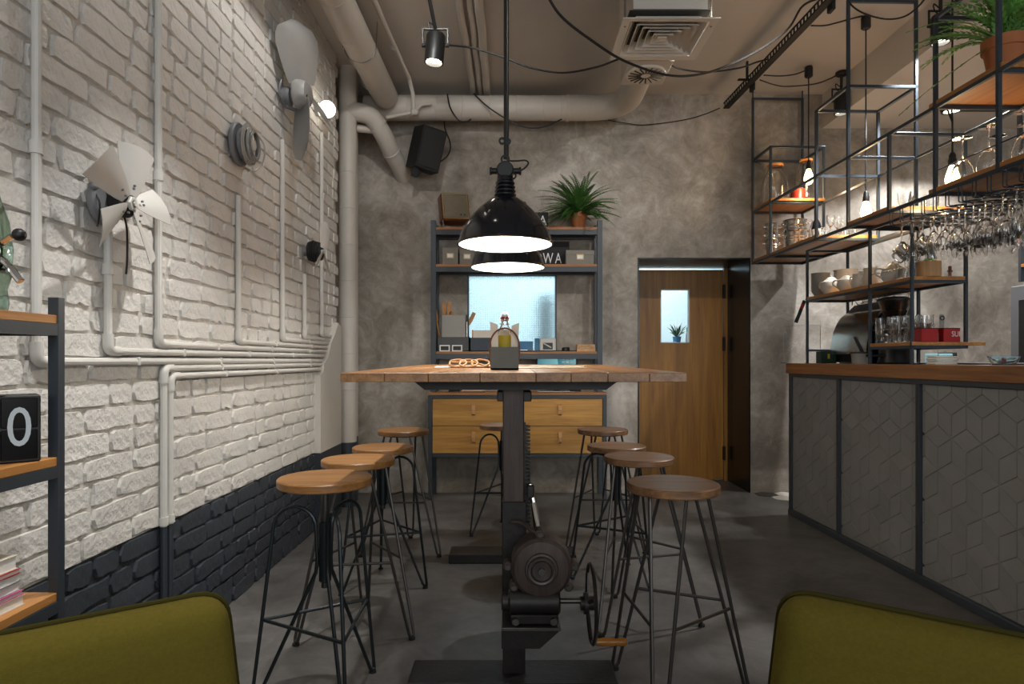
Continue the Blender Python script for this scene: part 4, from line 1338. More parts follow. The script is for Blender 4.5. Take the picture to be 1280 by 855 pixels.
# top: radio, letter tiles, saucer, fern
rd = thing('vintage_radio', (-.485, 5.33, ZT), 'brown vintage speaker box tilted on a wire stand atop the bookcase', 'radio', None, .32)
R = Matrix.Rotation(-.16, 3, 'X') @ Matrix.Rotation(-.05, 3, 'Y')
MB().box((0, 0, .175), (.235, .12, .235), .012, R).build('cabinet', M['radio_wood'], rd)
def on_face(d, x, z): return R @ Vector((x, d, z)) + Vector((0, 0, .175))
MB().box(on_face(-.061, 0, 0), (.195, .006, .195), .002, R).build('speaker_cloth', M['radio_cloth'], rd)
tm = MB()
for (cx_, cz_, sx_, sz_) in ((0, .104, .218, .010), (0, -.104, .218, .010), (.104, 0, .010, .218), (-.104, 0, .010, .218)):
    tm.box(on_face(-.062, cx_, cz_), (sx_, .008, sz_), .002, R)
tm.build('gold_trim', M['gold'], rd)
for x in (.04, .07):
    MB().cyl(on_face(-.072, x, -.075), .006, .01, 10, 'y').build('knob', M['black'], rd)
MB().tube(fillet([(-.10, .06, .004), (-.10, -.09, .004), (.10, -.09, .004), (.10, .06, .004)], .02), .004, 6).tube([(-.10, -.07, .004), (-.105, -.04, .09)], .004, 6).tube([(.10, -.07, .004), (.105, -.04, .09)], .004, 6).tube([(-.10, .06, .004), (-.105, .07, .16)], .004, 6).tube([(.10, .06, .004), (.105, .07, .16)], .004, 6).build('wire_stand', M['alu'], rd)
for (x, lab, ch) in ((.255, 'black letter tile with white A atop the bookcase', 'A'), (.165, 'black tile behind the lamp, left of the A tile', '')):
    tl = thing('letter_tile', (x, 5.30, ZT), lab, 'sign', None, 0)
    MB().box((0, 0, .070), (.088, .018, .14), .002).build('block', M['black_matt'], tl)
    if ch:
        g = link('letter', text_mesh(ch, .115, M['letter'], .0006), tl, (0, -.0098, .068), (PI / 2, 0, 0))
        g.scale = (.8, 1, 1)
solo('saucer', MB().lathe([(0, 0), (.038, 0), (.047, .018), (.044, .018), (.036, .004), (0, .004)], n=24), M['terracotta'], (.372, 5.28, ZT), 'small terracotta saucer beside the fern atop the bookcase', 'saucer')

def frond_mesh(length, m, rnd, lw=.030, n=15, droop=1.0, material='fern'):
    """a fern frond along +x rising and drooping, with paired leaflets"""
    mid = []
    for i in range(n + 1):
        t = i / n
        mid.append(Vector((length * t, .03 * length * math.sin(t * 3 + m), length * (.55 * t - droop * .62 * t * t))))
    b_ = MB()
    for i in range(1, n + 1):
        t = i / n
        d = (mid[i] - mid[i - 1]).normalized()
        sd = d.cross(Vector((0, 0, 1))).normalized()
        w_ = lw * math.sin(PI * min(.97, .12 + t * .86)) ** .7 + .004
        for s in (-1, 1):
            tip = mid[i] + sd * s * w_ + d * w_ * .35 + Vector((0, 0, rnd.uniform(-.2, .12) * w_))
            a = mid[i - 1].lerp(mid[i], .35)
            c = mid[i - 1].lerp(mid[i], .85) + sd * s * w_ * .5 + d * w_ * .32 + Vector((0, 0, .003))
            e = mid[i - 1].lerp(mid[i], .15) + sd * s * w_ * .5 - d * 0.001
            b_.add([a, e, tip, c], [(0, 1, 2, 3)])
    b_.tube(mid[::3], [.0014] * len(mid[::3]), 3, cap=False)
    return b_.mesh('frond', M[material], smooth=0, recalc=False)
def fern(loc, label, rp_, hp, nfr, lo, hi, seed, material, elev=(.1, 1.35), pot_lip=True, lw=.03, wall=None):
    o = thing('potted_fern', loc, label, 'plant')
    pr = [(0, 0), (rp_ * .68, 0), (rp_ * .90, hp * .68), (rp_ * .92, hp * .70), (rp_, hp * .70), (rp_, hp), (rp_ * .90, hp), (rp_ * .86, hp * .86), (0, hp * .86)]
    MB().lathe(pr, n=32).build('pot', M['terracotta'], o)
    MB().cyl((0, 0, hp * .80), rp_ * .84, hp * .08, 20).build('soil', M['soil'], o)
    rnd = random.Random(seed)
    ms = [frond_mesh(lo + (hi - lo) * i / 7, i, rnd, lw, 15 if lw > .0215 else 22, rnd.uniform(.7, 1.3), material) for i in range(8)]
    for i in range(nfr):
        e = rnd.uniform(*elev)
        a = rnd.uniform(0, 2 * PI)
        fr = link('frond', ms[rnd.randrange(8)], o, (rnd.uniform(-.3, .3) * rp_, rnd.uniform(-.3, .3) * rp_, hp * .86), (rnd.uniform(-.3, .3), -e, a))
        if wall and math.sin(a) > 0:                            # the wall side keeps short, steep fronds
            k = min(1.0, (wall - .02) / (.40 * max(.05, math.sin(a))))
            fr.scale = (k, k, k)
    return o
FERN1 = fern((.552, 5.30, ZT), 'bushy green fern in a terracotta pot atop the bookcase', .066, .135, 190, .20, .40, 2, 'fern_dark', (-.35, .95), lw=.017, wall=.13)

# second shelf: boxes and letter board
def card_box(x0, x1, h, y, label, rz=0):
    o = thing('storage_box', ((x0 + x1) / 2, y, Z2), label, 'box', None, rz)
    w_ = x1 - x0
    MB().box((0, .06, h * .40), (w_ - .004, .15, h * .80), .002).build('body', M['box_grey'], o)
    MB().box((0, .06, h * .84), (w_, .156, h * .32), .002).build('lid', M['box_grey'], o)
    MB().box((0, -.0195, h * .52), (.06, .004, .045), .001).build('label_holder', M['gold'], o)
    MB().box((0, -.0218, h * .52), (.044, .002, .028)).build('label_card', M['paper'], o)
    return o
card_box(-.570, -.440, .140, 5.25, 'grey lidded storage box at the left end of the second shelf')
card_box(-.430, -.305, .128, 5.25, 'grey lidded storage box beside the left lamp rim, second shelf')
card_box(.440, .672, .118, 5.245, 'grey lidded storage box with gold label holder, right of the lettering')
lb = thing('letter_board', (.13, 5.37, Z2), 'long black letter board on the second shelf behind the lamps', 'sign')
MB().box((0, 0, .106), (.70, .016, .212), .002).build('board', M['black_matt'], lb)
for ch, x in (('O', .090), ('W', .172), ('A', .258)):
    g = link('letter', text_mesh(ch, .125, M['letter'], .0006), lb, (x, -.0088, .068), (PI / 2, 0, 0))
    g.scale = (.66, 1, 1)

# third shelf
def bin_box(x0, x1, h, m, label):
    o = thing('storage_bin', ((x0 + x1) / 2, 5.30, Z3), label, 'box')
    w_ = x1 - x0
    b_ = MB().span((-w_ / 2, -.075, 0), (w_ / 2, .085, .006))
    for a in (((-w_ / 2, -.075, 0), (w_ / 2, -.069, h)), ((-w_ / 2, .079, 0), (w_ / 2, .085, h)), ((-w_ / 2, -.075, 0), (-w_ / 2 + .006, .085, h)), ((w_ / 2 - .006, -.075, 0), (w_ / 2, .085, h))):
        b_.span(*a)
    b_.build('box_body', M[m], o)
    return o
bin_box(-.612, -.350, .118, 'bin_grey', 'dark grey open bin holding a clipboard at the left of the third shelf')
bin_box(-.344, -.150, .112, 'bin_blue', 'slate blue open bin below the window, third shelf')
cbd = thing('document_holder', (-.485, 5.32, Z3 + .006), 'pale grey file board standing in the left grey bin', 'file')
MB().box((0, 0, .15), (.200, .012, .30), .003, Matrix.Rotation(-.05, 3, 'X')).build('board', M['ceramic_grey'], cbd)
MB().box((.115, .012, .15), (.02, .05, .30), .002).build('black_spine', M['black'], cbd)
MB().box((.112, -.016, .13), (.004, .002, .22)).build('silver_strip', M['steel'], cbd)
for i, (x, h, ti) in enumerate(((-.585, .37, -.18), (-.560, .40, -.02), (-.535, .41, .03), (-.545, .33, .12), (-.47, .355, .45))):
    sp = thing('wooden_spatula', (x, 5.355, Z3 + .006), 'wooden spatula behind the file board, %s from the left' % ORD[i], 'spatula', 'wooden spatulas in the grey bin', rot=(0, ti, 0))
    MB().cyl((0, 0, 0), .006, h * .7, 8).build('stick', M['oak_shelf'], sp)
    MB().prism([(-.010, h * .68), (.010, h * .68), (.017, h * .80), (.015, h), (-.015, h), (-.017, h * .80)], -.004, .004, lambda u, v, t: (u, t, v)).build('blade', M['oak_shelf'], sp, smooth=0)
for x, lab in ((-.548, 'small white framed black card before the grey bin, left one'), (-.447, 'small white framed black card before the grey bin, right one')):
    cd = thing('framed_card', (x, 5.212, Z3), lab, 'frame', None)
    MB().box((0, 0, .026), (.084, .008, .052), .001).build('frame', M['paper'], cd)
    MB().box((0, -.0042, .026), (.064, .002, .034)).build('card', M['black'], cd)
wb = thing('paper_carton', (-.252, 5.32, Z3 + .006), 'grey white carton with brown side standing in the slate blue bin', 'box')
MB().box((.006, 0, .085), (.150, .10, .17), .002).build('carton', M['cream'], wb)
MB().box((-.073, 0, .086), (.010, .102, .172), .001).build('side_strip', M['oak_shelf'], wb)
for (x, z_, sx_, sz_, rz_, lab) in ((-.118, Z3, .05, .155, .0, 'small upright blue box behind the cutlery caddy'), (.105, Z3, .13, .085, .12, 'bright blue carton lying tilted under the kitchen window'), (.208, Z3, .035, .11, .0, 'narrow dark blue packet beside the grey till unit')):
    solo('blue_carton', MB().box((0, 0, sz_ / 2), (sx_, .08, sz_), .002), M['blue_card'], (x, 5.33, z_), lab, 'box', rot=(0, 0, rz_))
tu = thing('card_terminal', (.295, 5.32, Z3), 'grey card machine with dark recess on the third shelf', 'machine')
MB().box((0, 0, .055), (.135, .10, .11), .008).build('body', M['white_plastic'], tu)
MB().box((0, -.05, .045), (.080, .008, .055), .002).build('recess', M['black'], tu)
MB().box((-.005, -.055, .05), (.075, .006, .01), .002, Matrix.Rotation(.5, 3, 'Y')).build('lever', M['white_plastic'], tu)
solo('black_mat', MB().box((0, 0, .004), (.30, .10, .008), .002), M['bin_grey'], (.18, 5.245, Z3), 'thin dark mat along the third shelf edge', 'mat')
sc_ = thing('scissors', (.115, 5.225, Z3 + .008), 'orange handled scissors lying on the dark mat', 'scissors')
for s in (-1, 1):
    MB().lathe([(.012, -.003), (.018, -.003), (.018, .003), (.012, .003)], (.03, s * .018, .004), 14, closed=True).build('handle', mat('orange plastic', '#c8602c', .4), sc_)
    MB().box((-.04, s * .003, .004), (.10, .008, .003)).build('blade', M['steel'], sc_)
for i in range(3):
    solo('wooden_tray', MB().box((0, 0, .0095), (.150 - .004 * (i == 2), .11, .0185), .001).box((0, -.0555, .0095), (.10, .003, .006)), M['bamboo'], (.605, 5.28, Z3 + i * .0192), ['lowest of three flat wooden trays at the shelf end', 'middle of three flat wooden trays at the shelf end', 'topmost of three flat wooden trays at the shelf end'][i], 'tray', 'flat wooden trays')
solo('black_puck', MB().cyl((0, 0, 0), .032, .035, 20, b=.006), M['black'], (.44, 5.25, Z3), 'small black round gadget left of the wooden trays', 'gadget')

# on the sideboard: screen, tray, papers
sn = thing('tablet_screen', (.368, 5.26, ZD), 'black edged tablet screen with a teal page on the sideboard', 'screen')
R = Matrix.Rotation(-.10, 3, 'X')
def scr(x, d, z): return R @ Vector((x, d, z)) + Vector((0, 0, .225))
MB().box(scr(0, 0, 0), (.338, .014, .235), .004, R).build('bezel', M['black'], sn)
def screen_mat():
    m, nt, N, L, p = new_mat('teal screen page')
    tc = N.new('ShaderNodeTexCoord')
    nz = N.new('ShaderNodeTexWave'); nz.inputs['Scale'].default_value = 1.6; nz.inputs['Distortion'].default_value = 3.5; nz.wave_profile = 'SAW'
    L.new(tc.outputs['Object'], nz.inputs['Vector'])
    cr = N.new('ShaderNodeValToRGB')
    cr.color_ramp.elements[0].color = lin('#1f7f96'); cr.color_ramp.elements[1].color = lin('#8fd6dc')
    L.new(nz.outputs['Fac'], cr.inputs[0])
    p.inputs['Base Color'].default_value = (0, 0, 0, 1)
    L.new(cr.outputs[0], p.inputs['Emission Color'])
    p.inputs['Emission Strength'].default_value = .55
    return m
MB().box(scr(0, -.0078, .004), (.312, .001, .20), 0, R).build('display', screen_mat(), sn)
MB().lathe([(0, 0), (.018, 0), (.018, .001), (0, .001)], scr(-.062, -.0086, .055), 18, 'y').build('round_icon', mat('navy icon', '#20304f', .4), sn)
ic = mat('pale icon', '#cfeef0', .4)
for i in range(6):
    MB().box(scr(.055 + (i % 3) * .033, -.009, .045 - (i // 3) * .026), (.026, .001, .016), 0, R).build('icon', ic, sn)
MB().box((0, .03, .005), (.18, .14, .01), .003).box((0, .03, .075), (.05, .012, .14), .003).build('stand', M['black'], sn)
ty = thing('serving_tray', (.365, 5.215, ZD), 'dark tray with grey wire rim at the front of the sideboard', 'tray')
MB().box((0, .03, .006), (.31, .10, .008), .002).build('base', M['bin_blue'], ty)
MB().tube(fillet([(-.165, -.015, .030), (-.155, -.02, .006), (.155, -.02, .006), (.165, -.015, .030)], .012), .004, 6).build('rim_wire', M['alu'], ty)
pp = thing('paper_stack', (-.37, 5.235, ZD), 'stack of papers and folders on the left of the sideboard', 'papers')
for i, (c, w_) in enumerate((('bin_blue', .30), ('leather', .22), ('cream', .20))):
    MB().box((i * .02, 0, .004 + i * .0065), (w_, .10, .006)).build('folder', M[c], pp)

# ------------------------------------------------------------------ loudspeaker on the wall
ls = thing('wall_speaker', (-.69, 5.20, 2.835), 'tilted black loudspeaker on a bracket high on the back wall', 'speaker', rot=(.20, .16, .52))
MB().prism([(-.10, -.10), (.10, -.10), (.115, .10), (-.115, .10)], -.165, .165, lambda u, v, t: (u, v, t)).build('cabinet', M['black_matt'], ls, smooth=0)
MB().box((0, -.103, 0), (.18, .008, .30), .003).build('grille', M['black'], ls)
MB().cyl((.02, -.07, -.172), .008, .008, 10).build('bracket_screw', M['steel'], ls)
br = MB().span((-.06, -.01, -.185), (.07, .01, -.165)).build('bracket', M['black'], ls)
MB().box((-.07, -.04, -.20), (.05, .01, .085), .002).build('clamp', M['black'], ls)
MB().tube([(0, .03, -.17), (.02, .14, -.19), (.03, .26, -.16)], .014, 8).build('wall_arm', M['black'], ls)
cable('speaker_cable', [at(555, 144, 5.36), at(556, 160, 5.3), at(562, 176, 5.3), at(563, 186, 5.3), at(559, 195, 5.3), at(551, 202, 5.26)], 'black cable curling beside the wall speaker', .006)

# ------------------------------------------------------------------ things on the high table
def TZ(y): return tz(y) + .0006
ty_ = 2.46
cd = thing('cutlery_caddy', (-.028, ty_, TZ(ty_)), 'grey wooden caddy with an arched leather handle on the high table', 'caddy')
b_ = MB()
for a in (((-.053, -.055, 0), (.053, -.049, .086)), ((-.053, .049, 0), (.053, .055, .086)), ((-.053, -.049, 0), (-.047, .049, .086)), ((.047, -.049, 0), (.053, .049, .086)), ((-.053, -.055, 0), (.053, .055, .006))):
    b_.span(a[0], a[1])
b_.build('box', M['holder_grey'], cd)
hd = MB()
P = [(-.056, .055)] + [(-.056 * math.cos(t), .085 + .072 * math.sin(t)) for t in [PI * i / 16 for i in range(17)]] + [(.056, .055)]
hd.tube([(x, -.046, z_) for x, z_ in P], .0032, 8)
hd.build('handle', M['leather_brown'], cd)
MB().box((-.055, -.040, .055), (.004, .022, .05), .001).box((.055, -.040, .055), (.004, .022, .05), .001).build('handle_tab', M['leather_brown'], cd)
sb = thing('swing_top_bottle', (-.028, ty_ - .005, TZ(ty_) + .006), 'clear swing top bottle with mustard label standing in the caddy', 'bottle')
MB().lathe([(0, 0), (.027, 0), (.029, .01), (.029, .125), (.024, .145), (.013, .165), (.0125, .180), (.016, .184), (.016, .192), (.010, .196), (.010, .18), (.011, .166), (.022, .144), (.0265, .124), (.0265, .012), (0, .006)], n=24).build('body', M['glass'], sb)
MB().lathe([(.0294, .070), (.0294, .124), (.0296, .124), (.0296, .070)], n=24).build('label', M['yellow'], sb)
MB().cyl((0, 0, .194), .012, .012, 16, b=.003).build('stopper', M['ceramic'], sb)
MB().lathe([(.010, .188), (.0135, .188), (.0135, .196), (.010, .196)], n=16, closed=True).build('seal', M['red'], sb)
MB().tube(fillet([(-.018, 0, .168), (-.021, 0, .185), (-.012, 0, .213), (.012, 0, .213), (.021, 0, .185), (.018, 0, .168)], .008), .0016, 6).lathe([(.0135, -.002), (.0165, -.002), (.0165, .002), (.0135, .002)], (0, 0, .168), 16, closed=True).build('wire_bail', M['steel'], sb)
for i, (sx_, yy, top, lab) in enumerate(((-1, -.036, .176, 'cream paper napkin flaring out left in the caddy'), (1, -.034, .172, 'cream paper napkin flaring out right in the caddy'), (0, .036, .150, 'cream paper napkin standing at the back of the caddy'))):
    nk = MB()
    for k in range(3):                                      # a folded napkin: three leaves, wider and leaning outward at the top
        z1 = top - k * .004
        if sx_:
            pl = [(.022, 0), (.044, 0), (.056 - k * .002, z1), (.026 + k * .002, z1 - .012)]
        else:
            pl = [(-.034, 0), (.034, 0), (.040, z1), (-.040, z1 - .006)]
        s2 = sx_ or 1
        nk.prism([(s2 * u, v) for u, v in pl], k * .003, k * .003 + .0016, lambda u, v, t: (u, t + v * .02, v))
    solo('napkin', nk, M['cream'], (-.028, ty_ + yy, TZ(ty_) + .0065), lab, 'napkin', smooth=0)
pz = 2.85
for i, (x, y, w_, l_, rz_, lab) in enumerate(((-.20, 2.95, .30, .21, .05, 'white menu sheet under the cord loops on the table'), (-.14, 2.9, .26, .20, -.1, 'folded white menu sheet left of the caddy'), (.16, 2.8, .30, .20, .08, 'white menu sheet right of the caddy'), (.20, 2.86, .24, .18, -.15, 'cream menu sheet lying uppermost right of the caddy'))):
    R = tilt
    mb_ = MB().box((0, 0, .0015 + .0045 * (i % 2)), (w_, l_, .0022 if i != 0 else .004), .0005)
    solo('menu_sheet', mb_, M['paper'] if i < 3 else M['cream'], (x, y, TZ(y) + .0004), lab, 'menu', rot=(math.atan(.006), 0, rz_))
loops = []
rl = random.Random(6)
for (cx_, cy_, r_) in ((-.222, 2.62, .034), (-.178, 2.61, .037), (-.130, 2.62, .036)):
    for k in range(13):
        t = PI * .9 + 2 * PI * k / 12
        loops.append((cx_ + r_ * math.cos(t), cy_ + r_ * 1.1 * math.sin(t), TZ(2.62) + .0075 + .014 * (1 + math.sin(t)) + .002 * k / 12))
loops += [(-.085, 2.60, TZ(2.6) + .0075), (-.06, 2.60, TZ(2.6) + .0075)]
P = spline(loops, 3)
solo('leather_cord', MB().tube(P, .0042, 8), M['leather'], (-.16, 2.7, TZ(2.7)), 'tan leather cord lying in three loops on the table', 'cord', off=(-.16, 2.7, TZ(2.7)))

# ================================================================== the bar: everything here is laid out in the bar's own axes
# d = depth behind the counter front, Y = distance along the counter, turned 1.3 degrees against the room
BROT = .0225
BR = Matrix.Rotation(BROT, 3, 'Z')
def BP(d, y, z=0): return BR @ Vector((d, y, z)) + Vector((2.1415, 0, 0))
def bthing(name, d, y, z, label, cat, group=None, rz=0.0):
    return thing(name, BP(d, y, z), label, cat, group, BROT + rz)
def bsolo(name, mb, m, d, y, z, label, cat, group=None, rot=(0, 0, 0)):
    return solo(name, mb, m, BP(d, y, z), label, cat, group, (rot[0], rot[1], rot[2] + BROT))

CT = 1.105
ctr = bthing('bar_counter', .25, 2.8, 0, 'long bar counter with grey rhombus tiles, black frame and oak top', 'counter')
o_ = (.25, 2.8, 0)
YE, YN = 4.69, .95
MB().span((-.022, YN, 1.032), (.36, YE + .02, CT), .003).build('oak_top', M['oak_counter'], ctr, o_, smooth=0)
MB().span((.365, YN, 1.04), (.80, YE, CT + .008), .002).build('work_surface', M['bin_blue'], ctr, o_)
MB().span((.014, YN, .03), (.70, YE - .03, 1.03)).build('carcass', M['grout'], ctr, o_)
posts = [4.665, 4.01, 3.247, 2.485, 1.72, .965]
for y in posts:
    MB().span((-.014, y - .015, .04), (.018, y + .015, 1.010), .002).build('post', M['steel_dark'], ctr, o_)
MB().span((-.014, YN, 1.008), (.018, YE - .01, 1.0315), .001).build('top_rail', M['steel_dark'], ctr, o_)
MB().span((-.020, YN, 0), (.018, YE - .01, .042), .003).build('plinth_rail', M['steel_dark'], ctr, o_)
def clip(poly, ax, v, keep_less):
    out = []
    for i in range(len(poly)):
        a, b = poly[i], poly[(i + 1) % len(poly)]
        ia, ib = ((a[ax] <= v) == keep_less), ((b[ax] <= v) == keep_less)
        if ia: out.append(a)
        if ia != ib:
            t = (v - a[ax]) / (b[ax] - a[ax])
            out.append((a[0] + (b[0] - a[0]) * t, a[1] + (b[1] - a[1]) * t))
    return out
s_ = .1103
hw = s_ * math.sqrt(3) / 2
rt = random.Random(21)
ntile = 0
far_tiles = MB()
for row in range(-8, 4):
    for col in range(-14, 12):
        cy_ = 3.025 + (col + (row % 2) * .5) * 2 * hw
        cz_ = .9225 + row * 1.5 * s_
        T_, B_, Lf, Rt = (cy_, cz_ + s_ / 2), (cy_, cz_ - s_ / 2), (cy_ - hw, cz_), (cy_ + hw, cz_)
        for poly in ([T_, Rt, B_, Lf], [Lf, B_, (B_[0], B_[1] - s_), (Lf[0], Lf[1] - s_)], [B_, Rt, (Rt[0], Rt[1] - s_), (B_[0], B_[1] - s_)]):
            mx_, mz_ = sum(q[0] for q in poly) / 4, sum(q[1] for q in poly) / 4
            g = .0007                                          # half joint
            poly = [(q[0] + (mx_ - q[0]) * g / .048, q[1] + (mz_ - q[1]) * g / .048) for q in poly]
            for a, b in zip(posts[1:], posts[:-1]):
                p = poly
                for ax, v, kl in ((0, a + .016, False), (0, b - .016, True), (1, .044, False), (1, 1.006, True)):
                    if p: p = clip(p, ax, v, kl)
                if len(p) < 3: continue
                ar = abs(sum(p[i][0] * p[(i + 1) % len(p)][1] - p[(i + 1) % len(p)][0] * p[i][1] for i in range(len(p)))) / 2
                if ar < .0002: continue
                dd = .0035 + rt.uniform(-.0005, .0005)
                fn = lambda u, v, t: (t, u, v)
                if a > 1.9:
                    MB().prism(p, .016, dd, fn, bev=.0010).build('tile', M['tile'], ctr, o_, smooth=0)
                    ntile += 1
                else:
                    far_tiles.prism(p, .016, dd, fn, bev=.0016)
o = far_tiles.build('tiles', M['tile'], ctr, o_, smooth=0)
o['kind'] = 'stuff'

# ------------------------------------------------------------------ tall hanging frame of square bars
HF = bthing('hanging_rack', .21, 3.9, 1.93, 'tall black bar rack of square steel tube with oak boards above the counter', 'rack')
o_ = (.21, 3.9, 1.93)
L0, L1, L2, LC, DP = 1.94, 2.364, 2.80, 3.32, .42
tb = .018
def sq(a, b, name):
    a, b = Vector(a), Vector(b)
    lo = Vector([min(a[i], b[i]) - tb / 2 for i in range(3)])
    hi = Vector([max(a[i], b[i]) + tb / 2 for i in range(3)])
    MB().span(lo, hi, .0015).build(name, M['steel_blue'], HF, o_)
YW, YNR = 5.37, 1.75
for d in (0, DP):
    sq((d, YNR, L0), (d, YW, L0), 'rail')
    sq((d, YNR, L1), (d, YW, L1), 'rail')
    for a, b in ((5.02, YW), (3.91, 4.30), (YNR, 3.13)):
        sq((d, a, L2), (d, b, L2), 'rail')
    for y, zt in ((YW, LC), (5.02, L2), (4.30, L2), (3.91, LC), (3.50, L1), (3.13, L2), (2.735, LC), (2.1, L2)):
        z0_ = L0
        sq((d, y, z0_), (d, y, zt), 'post')
for y in (YW, 5.02, 4.30, 3.91, 3.50, 3.13, 2.735, 2.1):
    sq((0, y, L0), (DP, y, L0), 'cross_bar')
for y in (YW, 5.02, 4.30, 3.91, 3.50, 3.13, 2.735):
    sq((0, y, L1), (DP, y, L1), 'cross_bar')
for y in (YW, 5.02, 4.30, 3.91, 3.13):
    sq((0, y, L2), (DP, y, L2), 'cross_bar')
for y in (YW, 3.91, 2.735):
    sq((0, y, LC), (DP, y, LC), 'cross_bar')
for d in (0, DP):
    for y in (YW, 3.91, 2.735):
        MB().tube([(d, y, LC), (d, y, CEIL)], .006, 8).build('ceiling_rod', M['steel_blue'], HF, o_)
BT = .022
def board(y0, y1, lv):
    MB().span((-.004, y0, lv + tb / 2 + .0004), (DP + .004, y1, lv + tb / 2 + BT), .0015).build('shelf_board', M['oak_shelf'], HF, o_, smooth=0)
board(4.30, 5.38, L0); board(3.50, 3.92, L0); board(1.75, 3.175, L0)
board(5.00, 5.38, L1); board(2.715, 3.175, L1)
for z_ in (2.055,):
    for d in (.004,):
        MB().tube([(d, 1.75, z_), (d, 3.13, z_)], .003, 6).build('guard_rod', M['steel_blue'], HF, o_)
S0, S1 = L0 + tb / 2 + BT, L1 + tb / 2 + BT
# glass hanger: pairs of L shaped rods under the front rail
rows_y = [2.53 + .0865 * i for i in range(12)]
ZR = 1.862
GAP = .011
hg = bthing('glass_hanger', .21, 2.9, ZR, 'row of black wire glass hangers below the lower rack board', 'rack')
oh = (.21, 2.9, ZR)
for y in rows_y:
    for s in (-1, 1):
        MB().tube(fillet([(.0, y + s * GAP, L0 - tb / 2), (.0, y + s * GAP, ZR), (DP, y + s * GAP, ZR), (DP, y + s * GAP, L0 - tb / 2)], .008, 3), .0028, 6).build('hook_rod', M['steel_blue'], hg, oh)

# ------------------------------------------------------------------ glassware
def wine_glass(h=.20, rb=.038, rf=.036, bowl=.095):
    """stem glass standing on its foot at z = 0: closed thin walled profile"""
    s0, s1 = .006, h - bowl
    out = [(0, 0), (rf, 0), (rf, .0016), (.010, s0), (.0042, s0 + .014), (.0036, s1 - .02), (.007, s1 - .006)]
    inn = []
    for i in range(8):
        t = i / 7
        r = rb * (math.sin(PI * (.10 + .60 * t)) ** .7) if t < 1 else rb * .80
        out.append((max(r, .008), s1 + bowl * t))
        inn.append((max(r - .0013, .004), s1 + .003 + (bowl - .003) * t))
    return MB().lathe(out + inn[::-1] + [(0, s1 + .004)], n=20)
GL = {}
GL['wine'] = wine_glass().mesh('wine_glass', M['glass'], smooth=50)
GL['small'] = wine_glass(.17, .032, .032, .075).mesh('wine_glass', M['glass'], smooth=50)
GL['flute'] = wine_glass(.21, .026, .031, .13).mesh('wine_glass', M['glass'], smooth=50)
GL['balloon'] = wine_glass(.215, .047, .041, .11).mesh('wine_glass', M['glass'], smooth=50)
def tumbler(h, r0, r1):
    return MB().lathe([(0, 0), (r0, 0), (r1, h), (r1 - .0016, h), (r0 - .002, .010), (0, .010)], n=20)
GL['tumbler'] = tumbler(.105, .030, .036).mesh('tumbler', M['glass'], smooth=50)
GL['low'] = tumbler(.075, .030, .036).mesh('tumbler', M['glass'], smooth=50)
def put_glass(kind, name, d, y, z, label, group, up=True, cat='glass'):
    o = link(name, GL[kind], None, BP(d, y, z), (0 if up else PI, 0, 0))
    return tag(o, label, cat, group)
rg = random.Random(33)
kinds = ['wine', 'small', 'wine', 'flute', 'wine', 'balloon', 'small', 'wine']
for i, y in enumerate(rows_y[::-1]):
    for j in range(4):
        k = kinds[(i * 3 + j // 2) % 8]
        d = .055 + j * .098 + rg.uniform(-.006, .006)
        lab = 'stemmed glass hanging in the %s hanger row from the wall, %s from front' % (ORD[i], ORD[j])
        put_glass(k, 'wine_glass', d, y, ZR + .0028 + .0004, lab, 'stemmed glasses in the hanger', up=False)
# upturned glasses standing on board three
for i, (d, y, k) in enumerate(((.075, 3.05, 'balloon'), (.085, 2.90, 'balloon'), (.19, 2.98, 'wine'), (.10, 2.72, 'balloon'), (.20, 2.83, 'wine'), (.09, 2.56, 'wine'), (.20, 2.66, 'balloon'), (.30, 2.92, 'wine'))):
    hgt = {'wine': .20, 'balloon': .215}[k]
    put_glass(k, 'wine_glass', d, y, S0 + hgt + .0005, 'wine glass standing upside down on the right oak board, ' + ['at its far front corner', 'second along the front edge', 'behind the first two', 'third along the front edge', 'behind the third one', 'nearest at the front edge', 'behind the nearest one', 'deepest near the back rail'][i], 'upturned wine glasses on the lower board', up=False)

# board one: ice buckets, bottle, glasses
def bucket(d, y, z, r, h, label, n=1):
    o = bthing('ice_bucket', d, y, z, label, 'bucket', 'steel ice buckets')
    MB().lathe([(0, 0), (r * .72, 0), (r * .74, .01), (r * .95, h * .9), (r, h), (r * 1.03, h + .004), (r * .98, h + .004), (r * .92, h * .9), (r * .70, .012), (0, .012)], n=28).build('body', M['steel'], o)
    for zz in (.55, .72):
        MB().lathe([(r * (.72 + .26 * zz), h * zz - .004), (r * (.75 + .26 * zz), h * zz), (r * (.72 + .26 * zz), h * zz + .004)], n=28).build('ring', M['chrome'], o)
    for s in (-1, 1):
        MB().ball((s * r * 1.10, 0, h * .80), .014, 12).cyl((s * r * .92 - (.03 if s < 0 else 0), 0, h * .80), .006, .03, 8, 'x').build('ball_handle', M['chrome'], o)
    return o
for k in range(3):
    bucket(.085, 5.20, S0 + k * .068, .052, .125, ['slim steel ice bucket at the bottom of the nested stack by the wall', 'slim steel ice bucket in the middle of the nested stack', 'slim steel ice bucket on top of the nested stack'][k])
bucket(.150, 4.93, S0, .085, .145, 'wide steel ice bucket, lower of the two nested beside the bottle')
bucket(.150, 4.93, S0 + .085, .085, .145, 'wide steel ice bucket, upper of the two nested beside the bottle')
wb = bthing('wine_bottle', .20, 4.70, S0, 'dark wine bottle with red capsule beside the wide ice buckets', 'bottle')
MB().lathe([(0, 0), (.034, 0), (.037, .006), (.037, .13), (.028, .165), (.014, .19), (.0135, .215), (0, .215)], n=20).build('body', M['enamel'], wb)
